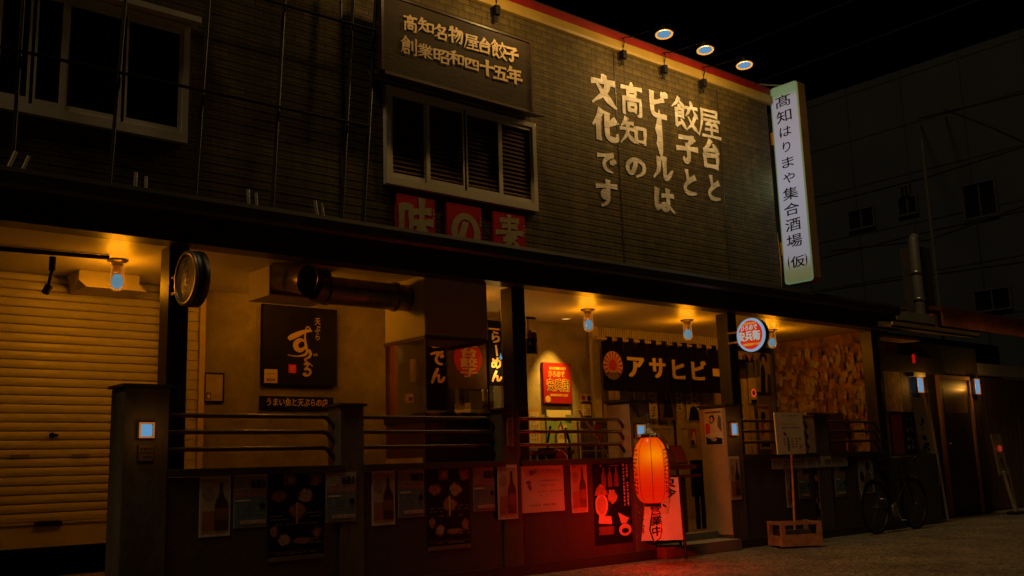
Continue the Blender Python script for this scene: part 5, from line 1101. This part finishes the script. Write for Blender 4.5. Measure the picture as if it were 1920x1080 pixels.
def festival(s_):
    for k in range(3): s_.poly([(.22+.17*k, .70), (.34+.17*k, .70), (.34+.17*k, .84), (.30+.17*k, .88), (.30+.17*k, .94), (.26+.17*k, .94), (.26+.17*k, .88), (.22+.17*k, .84)], brownp, .002)
    s_.dashes(.18, .945, .70, .975, cream, 1, .003, cells=8); s_.dashes(.78, .45, .97, .98, cream, 2, .003, cells=12, vertical=True)
    s_.ell(.20, .48, .17, .14, paper, .0025, 20, .05); s_.ell(.20, .48, .12, .11, paperold, .0032, 20); s_.poly([(.02, .60), (.38, .60), (.30, .70), (.18, .74), (.08, .69)], foodp, .0036); s_.poly([(.1, .26), (.45, .24), (.44, .34), (.12, .36)], paper, .0032); s_.rect(.1, .12, .5, .22, brownp, .003)
    s_.ell(.48, .58, .12, .10, foodp2, .003, 12, .3); s_.poly([(.62, .38), (.92, .30), (.98, .34), (.84, .24), (.70, .24)], paper, .0034); s_.ell(.80, .16, .17, .075, paper, .003, 20); s_.ell(.80, .15, .10, .03, black, .004, 16)
paper_on(1110, 868, 1187, 1016, YW, 'tall black poster with red-lit dishes beside the big lantern', festival, blackboard, 'menu_poster', 'poster', 'posters on the terrace wall')
YQ = -.018
def bp2(*a): 
    global YW; k = YW; YW = a[-1]; r = a[0](*a[1:-1]); YW = k; return r
bp2(bottle_poster, 1366, 856, 1391, 936, 'bottle poster on the pier below the lamp right of the entrance', YQ)
bp2(bottle_poster, 1471, 875, 1490, 951, 'dim bottle poster behind the pole of the crate sign', YW)
bp2(draw_poster, 1494, 874, 1520, 934, 'dim blue poster right of the crate sign pole', YW)
bp2(food_poster, 1523, 870, 1560, 972, 'dark menu poster on the far wall below the lone pier', YW)
bp2(draw_poster, 1563, 868, 1588, 930, 'dim blue poster farthest right on the far wall', YW)
def fig(s_): s_.rect(.0, .80, 1, 1, mat('print_darkred', (.13, .03, .025), var=.3, bump=0), .0015); s_.ell(.62, .66, .15, .10, black, .002); s_.poly([(.2, .05), (.85, .05), (.8, .45), (.6, .58), (.4, .40)], inkgrey, .002); s_.ell(.2, .42, .12, .12, black, .003)
paper_on(1606, 848, 1641, 924, YW, 'poster with a dark figure under a red band, left of the bicycle', fig, paperdim, 'poster', 'poster', 'posters on the terrace wall')
paper_on(1446, 858, 1590, 874, YW-.012, 'long pale horizontal banner strip under the far rails', lambda s_: s_.dashes(.02, .15, .98, .85, inkgrey, 1, .002, cells=22), paperdim, 'banner_strip', 'banner')
for a_, b_, c_, d_, lab in ((1553, 790, 1578, 838, 'pale paper left behind the far rails'), (1588, 790, 1612, 820, 'pale small paper in the middle behind the far rails'), (1622, 783, 1636, 843, 'narrow pale reddish strip right behind the far rails')):
    paper_on(a_, b_, c_, d_, .75, lab, lambda s_: s_.dashes(.1, .1, .9, .9, brownp, 5, .002, cells=5), paperold, 'paper_sheet', 'paper')
scr = MB().box(12.35, 13.3, .76, .80, .2, P(1600, 775, Y=.76).z); tag(scr.build('low_partition', mat('partition_cream', (.36, .26, .13), rough=.6, var=.15, bump=.05)), 'cream low partition with papers behind the far rails', 'partition')
# far bay doorway
yy = BW-.04
dr = MB(); 
for p_ in (1394, 1404): x = P(p_, 760, Y=yy).x; dr.box(x, x+.10, yy-.02, yy+.035, .2, 2.2)
dr.build('door_post', MAT['jamb_cream'], bld)
T0 = px_sheet(1384, 648, 1446, 662, yy-.1); T0.board(indigo, .006); tag(T0.build('short_noren'), 'short dark cloth hanging under the lit round sign', 'curtain')
s_ = px_sheet(1398, 664, 1412, 680, yy-.1); s_.board(indigo, .004); [s_.poly([(.5, .1), (.1+.22*k, .95), (.25+.22*k, .95)], mat('ray_orange', (.65, .25, .06), bump=0), .002) for k in range(4)]; tag(s_.build('cloth_emblem'), 'scrap of cloth with orange rays under the round sign', 'cloth')
def woman(s_): s_.poly([(.25, .0), (.55, .0), (.62, .5), (.5, .75), (.35, .6)], black, .002); s_.ell(.55, .86, .25, .13, black, .003); s_.ell(.55, .80, .12, .10, mat('face_print', (.55, .4, .24)), .004); s_.poly([(.68, .0), (.98, .0), (.95, .45), (.75, .45)], mat('print_green_dark', (.03, .06, .04), bump=0), .002); s_.poly([(.02, .35), (.3, .4), (.3, .85), (.05, .8)], mat('print_green_mid', (.08, .11, .05), bump=0), .0015)
paper_on(1414, 660, 1448, 736, yy-.03, 'tall figure poster beside the doorway of the far bay', woman, paperold)
s_ = px_sheet(1404, 708, 1421, 756, yy-.06); s_.board(cream, .02); s_.ell(.5, .40, .32, .17, emit('red_ring', (.65, .05, .02), .9), .002); s_.ell(.5, .40, .19, .10, brownp, .004); s_.rect(.1, .0, .9, .14, black, .002); tag(s_.build('wall_intercom'), 'white wall box with a glowing red ring in the far bay', 'box')
def sumo(s_): s_.ell(.45, .70, .2, .14, black, .002, 14, .2); s_.poly([(.1, .35), (.4, .30), (.45, .6), (.2, .62)], redposter, .003); s_.poly([(.3, .2), (.8, .2), (.85, .5), (.55, .6), (.35, .5)], cream, .0025); s_.rect(.1, .05, .9, .16, black, .002); s_.rect(0, .9, 1, .96, brownp, .002)
paper_on(1420, 758, 1447, 842, yy-.03, 'lower poster of a figure in red and black, behind the far rails', sumo, paperold)

# ------------------------------------------------------------------ crate with the notice board on a pole
cy_ = -.42; A = P(1486, 1019, Z=0.0); cxx = P(1490, 1000, Y=cy_).x
ua = Vector((.87, -.49, 0)); ub = Vector((.49, .87, 0)); cW, cD, cH = .50, .36, .27; c0 = Vector((cxx, cy_, .02))
T = thing('crate_sign', 'slatted wooden crate carrying a pale notice board on a thin orange pole', 'sign', (cxx, cy_, 0))
crw = mat('crate_wood', (.34, .17, .075), rough=.7, var=.4, scale=9, bump=.3, bscale=40)
k_ = MB()
def pc(a, b, z, la, lb, lz): k_.obox(c0+ua*a+ub*b+Vector((0, 0, z)), ua*la/2, ub*lb/2, Vector((0, 0, lz/2)))
for sa in (-1, 1):
    for sb in (-1, 1): pc(sa*(cW/2-.025), sb*(cD/2-.02), cH/2, .05, .04, cH)
for sb in (-1, 1):
    pc(0, sb*(cD/2-.005), .045, cW-.1, .012, .085) if sb == 1 else pc(0, sb*(cD/2-.012), .065, cW-.101, .012, .13)
    pc(0, sb*(cD/2-.012), cH-.02, cW-.101, .012, .03)
for sa in (-1, 1):
    pc(sa*(cW/2-.012), 0, .06, .012, cD-.081, .11); pc(sa*(cW/2-.012), 0, cH-.02, .012, cD-.081, .03)
pc(0, 0, .008, cW-.03, cD-.03, .012)
k_.build('crate', crw, T)
bk3 = MB()
for q in range(5): bk3.obox(c0+ua*(-.16+.08*q)+ub*random.uniform(-.05, .05)+Vector((0, 0, .10)), ua*.03, ub*.07, Vector((0, 0, .07)))
bk3.build('stones', mat('ballast', (.05, .035, .025), rough=.9, var=.4, bump=.3), T)
ptop = P(1484, 850, Y=cy_); pb = c0+Vector((0, 0, .02)); 
MB().tube([pb, ptop, ptop+Vector((0, 0, .4))], .014, 8).build('pole', mat('pole_orange', (.60, .24, .06), rough=.5, var=.25, bump=.05), T)
A, B_ = P(1451, 773, Y=cy_-.03), P(1503, 851, Y=cy_-.03)
sh = Sheet((A.x+.02, cy_-.03, B_.z), (.995, -.1, 0), (-.1, -.995, 0), B_.x-A.x, A.z-B_.z, (-.03, 0, 1)); sh.board(mat('notice_paper', (.72, .58, .34), rough=.7, var=.15, scale=4, bump=.1), .016)
sh.dashes(.25, .89, .80, .95, inkgrey, 1, .002, cells=7); sh.dashes(.2, .60, .85, .67, brownp, 1, .002, cells=9); sh.dashes(.2, .70, .7, .74, brownp, 1, .002, cells=6); sh.dashes(.2, .14, .9, .40, mat('map_line', (.25, .17, .09), bump=0), 4, .002, cells=5); sh.ell(.30, .49, .05, .035, redm, .003); sh.poly([(.36, .08), (.41, .08), (.40, .42), (.37, .42)], mat('print_green_dark', (.03, .06, .04)), .003); sh.build('notice_board', T)

# ------------------------------------------------------------------ bicycle leaning on the far wall
by = -.26; w1, w2 = Vector((12.18, by, .335)), Vector((13.22, by+.02, .335)); RW = .325
T = thing('bicycle', 'black bicycle leaning against the poster wall on the far right', 'bicycle', (12.7, by, 0))
for wc in (w1, w2):
    wh_ = MB(); ring = [(wc.x+RW*math.cos(t_), wc.y, wc.z+RW*math.sin(t_)) for t_ in [2*math.pi*k/32 for k in range(32)]]
    wh_.tube(ring, .017, 8, closed=True); W_ = wh_.build('wheel', black, T)
    ri_ = MB(); ri_.tube([(wc.x+(RW-.025)*math.cos(t_), wc.y, wc.z+(RW-.025)*math.sin(t_)) for t_ in [2*math.pi*k/32 for k in range(32)]], .008, 6, closed=True)
    for k in range(18): t_ = 2*math.pi*k/18; ri_.tube([(wc.x, wc.y+(.02 if k % 2 else -.02), wc.z), (wc.x+(RW-.03)*math.cos(t_), wc.y, wc.z+(RW-.03)*math.sin(t_))], .0014, 4)
    ri_.tube([(wc.x, wc.y-.045, wc.z), (wc.x, wc.y+.045, wc.z)], .02, 8); ri_.build('rim', mat('rim_dark', (.10, .09, .08), rough=.4, metal=.6), W_)
    MB().tube([(wc.x+(RW+.03)*math.cos(t_), wc.y, wc.z+(RW+.03)*math.sin(t_)) for t_ in [math.radians(20+8*k) for k in range(19)]], .014, 6).build('mudguard', blackmetal, T)
bb_ = Vector((12.62, by, .29)); sc_ = Vector((12.48, by, .74)); hd_ = Vector((13.02, by, .80)); hd2 = Vector((13.06, by, .66))
fr2 = MB(); fr2.tube([bb_, sc_], .016, 8).tube([bb_, hd2], .019, 8).tube([sc_-Vector((0, 0, .10)), hd2+Vector((-.02, 0, .05))], .014, 8).tube([bb_, w1], .011, 6).tube([sc_-Vector((0, 0, .08)), w1], .010, 6).tube([hd_, hd2], .02, 8); fr2.build('frame', blackmetal, T)
MB().tube([hd2, hd2+(w2-hd2)*.5, w2], .013, 6).build('fork', blackmetal, T)
hb = MB(); hb.tube([hd_, hd_+Vector((-.03, 0, .16))], .012, 8).tube([(12.78, by-.26, .93), (12.93, by-.22, .97), (12.99, by-.05, .965), (12.99, by+.05, .965), (12.93, by+.2, .97), (12.80, by+.22, .94)], .012, 8); hb.build('handlebar', blackmetal, T)
MB().tube([(12.70, by-.27, .915), (12.84, by-.25, .945)], .018, 8).tube([(12.70, by+.23, .92), (12.86, by+.215, .955)], .018, 8).build('grip', black, T)
sd_ = MB(); sd_.add([(12.34, by-.08, .82), (12.34, by+.08, .82), (12.48, by+.05, .81), (12.62, by+.015, .80), (12.62, by-.015, .80), (12.48, by-.05, .81), (12.36, by-.06, .77), (12.36, by+.06, .77), (12.6, by, .765)], [(0, 1, 2, 3, 4, 5), (0, 5, 4, 8, 6), (1, 7, 8, 3, 2), (0, 6, 7, 1), (6, 8, 7), (3, 8, 4)]); sd_.tube([sc_, (12.46, by, .78)], .013, 6); sd_.build('saddle', black, T)
MB().lathe(bb_+Vector((0, -.03, 0)), (0, 1, 0), [(0, .001), (0, .09), (.006, .09), (.006, .001)], 20).tube([bb_+Vector((0, -.05, 0)), bb_+Vector((.09, -.05, -.14)), bb_+Vector((.09, -.13, -.14))], .010, 6).tube([bb_+Vector((0, .05, 0)), bb_+Vector((-.09, .05, .14)), bb_+Vector((-.09, .13, .14))], .010, 6).build('crank', steel, T)
bk4 = MB(); bx_ = Vector((13.16, by, .86))
for k in range(7): bk4.tube([bx_+Vector((-.12, -.15+.05*k, .12)), bx_+Vector((-.09, -.12+.04*k, -.10)), bx_+Vector((.09, -.12+.04*k, -.10)), bx_+Vector((.13, -.15+.05*k, .12))], .003, 4)
for zz, w in ((.12, .15), (.02, .135), (-.09, .12)): bk4.tube([bx_+Vector((-w*.85, -w, zz)), bx_+Vector((w*.85, -w, zz)), bx_+Vector((w*.85, w, zz)), bx_+Vector((-w*.85, w, zz))], .004, 4, closed=True)
bk4.build('basket', blackmetal, T)

# ------------------------------------------------------------------ far right: board, leaning sign, dark entrance, neighbours
A, B_ = P(1664, 771, Y=.1), P(1722, 856, Y=.1)
MB().box(13.32, 14.5, .02, .2, .004, 1.0).build('wall_extension', wallm, TW2)
sh = Sheet((A.x, .1, B_.z), (1, 0, 0), (0, -1, 0), B_.x-A.x, A.z-B_.z); sh.board(darkwood, .04); sh.rect(.10, .06, .50, .92, mat('menu_red', (.20, .022, .015), var=.3, scale=8), .002); sh.rect(.55, .06, .96, .92, blackboard, .002); strokes(sh, 4, .60, .92, .15, .88, 2, paperdim, .003, .09)
tag(sh.build('menu_board'), 'dark wooden menu board with a red left half above the bicycle', 'menu board')
top = P(1722, 745, Y=.15); bot = P(1750, 912, Y=.15)
vv = (top-bot); vv.y = .0; Lh = vv.length; 
sh = Sheet(bot+Vector((-.20, 0, 0)), (1, 0, 0), (0, -1, 0), .42, Lh, vv.normalized()); sh.board(mat('white_board', (.78, .70, .55), rough=.6, var=.15, scale=5, bump=.1), .02); strokes(sh, 5, .18, .82, .05, .80, 1, black, .003, .10)
LS = tag(sh.build('leaning_sign'), 'tall white board with big black brush strokes leaning beside the dark door', 'sign')
a_, b_ = P(1737, 735, Y=.1), P(1771, 938, Y=.1)
tag(MB().tube([a_, b_, b_+(b_-a_).normalized()*.30], .022, 8).build('leaning_pole', paperold), 'long pale pole leaning along the right edge of the white board', 'pole')
YE = .5
nb = thing('neighbour_house', 'dark boarded house front with a door, small roof and timber side at the far right', 'house', (16.5, YE, 0))
fm_ = mat('black_boards', (.030, .020, .014), rough=.7, var=.4, scale=4, bump=.3, stretch=(4, 1, .3))
d0, d1 = P(1768, 800, Y=YE).x, P(1822, 800, Y=YE).x; dz0, dz1 = .12, P(1790, 712, Y=YE).z
w_ = MB(); x = 14.56
while x < 17.1:
    if x+.12 < d0-.06 or x > d1+.06: w_.box(x, x+.115, YE, YE+.05, .02, 2.75)
    else: w_.box(x, x+.115, YE, YE+.05, dz1+.07, 2.75)
    x += .12
w_.box(14.56, 17.1, YE+.051, YE+.2, .02, 2.75).build('front_wall', fm_, nb)
fr3 = MB().box(d0-.06, d0, YE-.04, YE+.03, .02, dz1).box(d1, d1+.06, YE-.04, YE+.03, .02, dz1).box(d0-.06, d1+.06, YE-.04, YE+.03, dz1+.001, dz1+.06); fr3.build('door_frame', woodor, nb)
D = MB().box(d0+.003, d1-.003, YE-.01, YE+.03, .02, dz1-.003).build('door', mat('door_dark', (.035, .022, .014), rough=.4, var=.3, bump=.05), nb)
MB().box(d0+.10, d1-.10, YE-.013, YE-.0105, dz1-.55, dz1-.15).build('door_window', mat('door_glass', (.16, .10, .045), rough=.3, bump=0), D)
hp = P(1777, 832, Y=YE-.05); MB().tube([(hp.x, YE-.011, hp.z), (hp.x, YE-.05, hp.z), (hp.x+.12, YE-.05, hp.z)], .01, 6).box(hp.x-.02, hp.x+.02, YE-.016, YE-.011, hp.z-.08, hp.z+.06).build('handle', steel, D)
ra, rb = P(1672, 617, Y=-.25), P(1835, 637, Y=-.25)
MB().prism([(ra.x, -.25, 2.76), (ra.x, -.25, 2.83), (ra.x, YE, 2.98), (ra.x, YE, 2.90)], (rb.x-ra.x, 0, 0)).build('porch_roof', mat('roof_brown', (.06, .038, .02), rough=.6, var=.3), nb)
MB().box(ra.x, rb.x, -.275, -.252, 2.79, 2.84).build('roof_edge', mat('edge_tan', (.40, .27, .13), rough=.5, bump=.03), nb)
MB().box(ra.x+.6, rb.x, YE-.14, YE-.001, 2.25, 2.5).build('lintel', fm_, nb)
sb_ = MB(); x = 17.12; 
while x < 22: sb_.box(x, x+.17, .72+.01*(int(x*10) % 2), .82, .02, 2.3); x += .18
sb_.build('timber_side', mat('timber_brown', (.13, .075, .04), rough=.7, var=.45, scale=5, bump=.3, stretch=(2, 1, .3)), nb)
MB().box(17.12, 22, .55, .68, 2.32, 2.52).build('pale_beam', mat('beam_grey', (.22, .21, .19), rough=.7, var=.2), nb)
wall_lamp(P(1722, 722, Y=YE-.06), (0, -1, 0), .19, .24, 4, 'square door lamp left of the dark far door', name='wall_lamp')
wall_lamp(P(1829, 725, Y=YE-.06), (0, -1, 0), .19, .26, 4, 'square door lamp right of the dark far door', name='wall_lamp')
q = P(1713, 672, Y=.1); tag(MB().lathe((q.x, .1, q.z), (0, 0, 1), [(-.07, .001), (-.065, .02), (.05, .022), (.06, .012), (.07, .001)], 12).build('small_lantern', emit('small_red', (.30, .004, .002), 1, base=(.4, .02, .02))), 'tiny red hanging lantern under the porch roof', 'lantern')
q = P(1722, 700, Y=YE-.1); tag(MB().box(q.x-.18, q.x+.18, YE-.12, YE-.002, q.z-.05, q.z+.06).build('meter_box', mat('meter_pale', (.30, .30, .22), rough=.5)), 'pale meter box above the left door lamp', 'box')
# folding stand at the far right
c_ = P(1880, 950, Y=.0); T = thing('folding_stand', 'pale folding sign stand with a small red light near the right edge', 'stand', (c_.x, 0, 0))
A, B_ = P(1858, 812, Y=.0), P(1890, 890, Y=.0)
tl2 = Vector((-.22, 0, 1)).normalized()
sh = Sheet((A.x+.15, .0, B_.z), (1, 0, 0), (0, -1, 0), (B_.x-A.x)*.75, A.z-B_.z, tl2); sh.board(mat('stand_tan', (.40, .30, .18), rough=.6, var=.25, bump=.05), .02); sh.dashes(.2, .1, .6, .6, inkgrey, 3, .002, cells=4); sh.build('panel', T)
b0 = Vector((A.x+.15, .0, B_.z))
MB().tube([b0+Vector((.08, -.02, .05)), (b0.x+.30, -.05, .02)], .03, 8).build('leg', paperold, T); MB().tube([b0+Vector((.42, .05, .1)), (b0.x+.72, .1, .02)], .014, 8).build('leg', paperold, T)
MB().lathe((b0.x+.02, -.03, B_.z+.42), (0, -1, 0), [(0, .05), (.02, .05), (.03, .001)], 14).build('red_light', emit('stand_red', (.28, .02, .01), .8), T)
MB().box(b0.x+.2, b0.x+.42, -.14, .05, .004, .05).build('foot', blackmetal, T)

# corrugated awning and pipes of the next building
aw = MB(); A, B_ = P(1765, 578, Y=.45), P(1765, 610, Y=.45); x = A.x; vs = []; n = 0
while x < 23:
    vs += [(x, .45+(.0 if n % 2 else .022), B_.z), (x, .45+(.0 if n % 2 else .022), A.z-.03)]; n += 1; x += .04
aw.add(vs, [(2*i, 2*i+2, 2*i+3, 2*i+1) for i in range(n-1)]); 
T = thing('corrugated_awning', 'long rust-red corrugated awning edge on the building beyond the porch', 'awning', (19, .5, B_.z))
aw.build('corrugated_edge', mat('rust_red', (.34, .10, .04), rough=.6, var=.3, bump=.05), T)
MB().prism([(A.x, .43, A.z-.029), (A.x, .43, A.z+.03), (A.x, 3.5, A.z+.5), (A.x, 3.5, A.z+.42)], (23-A.x, 0, 0)).build('awning_roof', mat('rust_dark', (.11, .03, .014), rough=.6, var=.3, bump=.05), T)
MB().box(A.x+.02, 23, 2.6, 3.0, .02, 3.35).build('back_wall', fm_, T)
q0, q1 = P(1730, 446, Y=.6), P(1736, 572, Y=.6)
T = thing('vent_pipe', 'thick grey vertical pipe with an elbow rising behind the porch roof', 'pipe', (q1.x, .7, 2.95)); MB().tube([(q1.x, .7, 2.95), (q1.x, .7, q0.z-.05), (q1.x+.04, .7, q0.z), (q1.x+.15, .75, q0.z+.02)], .085, 14).build('pipe', mat('pipe_grey', (.13, .115, .09), rough=.5, var=.2, bump=.05), T); MB().box(q1.x+.095, q1.x+.55, .7, 1.0, 3.2, q0.z-.12).build('shaft', mat('shaft_brown', (.06, .04, .03), var=.3), T)
for zz in (3.5, 3.95): MB().lathe((q1.x, .7, zz), (0, 0, 1), [(0, .086), (0, .097), (.05, .097), (.05, .086)], 14).build('band', steel, T)
q0, q1 = P(1743, 268, Y=1.2), P(1762, 575, Y=1.2); tag(MB().tube([(q1.x, 1.2, .02), (q1.x, 1.2, q0.z)], .03, 10).build('thin_pole', mat('pole_grey', (.08, .075, .065), rough=.5)), 'tall thin grey pole rising past the rust-red awning', 'pole')
a_, b_ = P(1676, 592, Y=.3), P(1745, 584, Y=.3)
T = thing('gutter_trough', 'pale drain trough above the porch roof, right of the eave end', 'trough', (b_.x, .3, 3.0))
MB().box(a_.x, b_.x, .25, .40, a_.z-.06, a_.z+.08).build('trough', mat('trough_pale', (.34, .31, .20), rough=.5, var=.2), T); MB().box(a_.x-.2, a_.x-.002, .26, .39, a_.z-.05, a_.z+.04).build('end_cap', mat('trough_blue', (.16, .20, .18), rough=.5), T)
MB().tube([(b_.x-.15, .33, a_.z-.061), (b_.x-.15, .33, 2.93)], .045, 10).build('downpipe', MAT['trough_pale'], T); MB().box(b_.x+.05, b_.x+.2, .3, .42, 2.94, 3.2).build('strut', MAT['rust_red'], T)

# ------------------------------------------------------------------ grey block beyond, cables
BXX = 24.0
T = thing('concrete_block', 'tall dim grey panelled block with few windows behind the right-hand roofs', 'building', (BXX, 5, 0))
rz_ = 10.9
MB().box(BXX, BXX+9, -4, 20, .0, rz_).build('wall', concrete, T)
jl = MB()
for y_ in [-3+1.55*k for k in range(15)]: jl.box(BXX-.004, BXX-.001, y_-.02, y_+.02, 0.02, rz_)
for z_ in [1.6+1.3*k for k in range(10)]: jl.box(BXX-.0065, BXX-.0045, -4, 20, z_-.015, z_+.015)
jl.build('panel_joint', mat('joint_dark', (.010, .011, .012), bump=0), T)
for (a_, b_) in (((1806, 346), (1871, 404)), ((1592, 396), (1640, 424)), ((1685, 372), (1720, 399)), ((1690, 350), (1704, 368)), ((1828, 546), (1896, 578))):
    A, B_ = P(*a_, X=BXX-.01), P(*b_, X=BXX-.01); y0, y1 = min(A.y, B_.y), max(A.y, B_.y); zc = (A.z+B_.z)/2; hh = abs(A.z-B_.z)/2*.86
    w_ = MB(); w_.box(BXX-.06, BXX-.007, y0-.05, y1+.05, zc-hh-.05, zc-hh); w_.box(BXX-.06, BXX-.007, y0-.05, y1+.05, zc+hh, zc+hh+.05); w_.box(BXX-.06, BXX-.007, y0-.05, y0, zc-hh+.001, zc+hh-.001); w_.box(BXX-.06, BXX-.007, y1, y1+.05, zc-hh+.001, zc+hh-.001); w_.box(BXX-.05, BXX-.007, (y0+y1)/2-.02, (y0+y1)/2+.02, zc-hh+.001, zc+hh-.001)
    w_ = w_.build('window', mat('alu_grey', (.035, .038, .048), rough=.6), T); MB().box(BXX-.02, BXX-.008, y0+.001, y1-.001, zc-hh+.001, zc+hh-.001).build('pane', MAT['dark_pane'], w_)
cb_ = [((1536, 384), (1742, 331), (1960, 262), 'black cable crossing above the block\'s small windows'), ((1724, 222), (1830, 197), (1960, 165), 'highest black cable before the grey block'), ((1770, 205), (1850, 235), (1960, 285), 'black cable sloping down to the right across the grey block'), ((1540, 484), (1740, 434), (1960, 386), 'black cable halfway up beside the tall lit sign'), ((1540, 546), (1740, 516), (1960, 485), 'lowest black cable just above the awning'), ((1560, 470), (1740, 450), (1960, 372), 'second cable in the middle of the grey block')]
for a_, m_, b_, lab in cb_:
    p0, p1, p2 = P(*a_, X=19), P(*m_, X=20), P(*b_, X=21)
    if a_[0] > 1700: p0 = P(*a_, X=23.9)
    L = [p0.lerp(p1, k/6) if k <= 6 else p1.lerp(p2, (k-6)/6) for k in range(13)]
    tag(MB().tube(L, .022, 6).build('power_cable', black), lab, 'cable', 'cables before the grey block')

# pipe frame standing on the eave at the left
T = thing('pipe_frame', 'thin dark pipe framework standing on the eave before the left windows', 'frame', (2.5, .08, 3.13))
for (a_, b_) in (((47, -60), (24, 300)), ((240, -60), (205, 350)), ((396, -60), (366, 372)), ((537, -60), (510, 396)), ((666, -60), (640, 420)), ((709, -60), (680, 424))):
    p0, p1 = P(*a_, Y=.08), P(*b_, Y=.08); MB().tube([p0, (p1.x, .08, max(p1.z, 3.125))], .016 if a_[0] < 700 else .02, 10).build('upright', mat('frame_pipe', (.014, .011, .009), rough=.42, bump=.02, spec=.4), T)
for (a_, b_) in (((-40, 79), (692, 237)), ((470, -8), (704, 57))):
    MB().tube([P(*a_, Y=.045), P(*b_, Y=.045)], .014, 8).build('crossbar', black, T)
# track light rail in the shutter bay
a_, b_ = P(-60, 459, Z=CE-.02), P(216, 484, Z=CE-.02)
T = thing('track_light', 'black ceiling track with one small spotlight before the roller shutter', 'lamp', (a_.x, a_.y, CE)); MB().tube([(a_.x, 1.0, CE-.022), (b_.x-.05, b_.y, CE-.022)], .018, 8).build('track', black, T)
q = P(98, 474, Y=1.0); MB().tube([(q.x, .98, CE-.04), (q.x, .98, CE-.15)], .026, 10).tube([(q.x, .98, CE-.15), (q.x-.03, .96, CE-.30)], .014, 8).tube([(q.x-.02, .965, CE-.28), (q.x-.05, .955, CE-.34)], .03, 10).build('spot_head', black, T)
q = P(190, 513, Y=1.6); tag(MB().prism([(q.x-.20, 1.55, CE-.005), (q.x-.22, 1.5, CE-.10), (q.x-.16, 1.48, CE-.16), (q.x-.16, 1.9, CE-.16), (q.x-.20, 1.9, CE-.005)], (.52, 0, 0)).build('shutter_motor_box', hoodw), 'cream motor box at the shutter top behind the ceiling lamp', 'box')
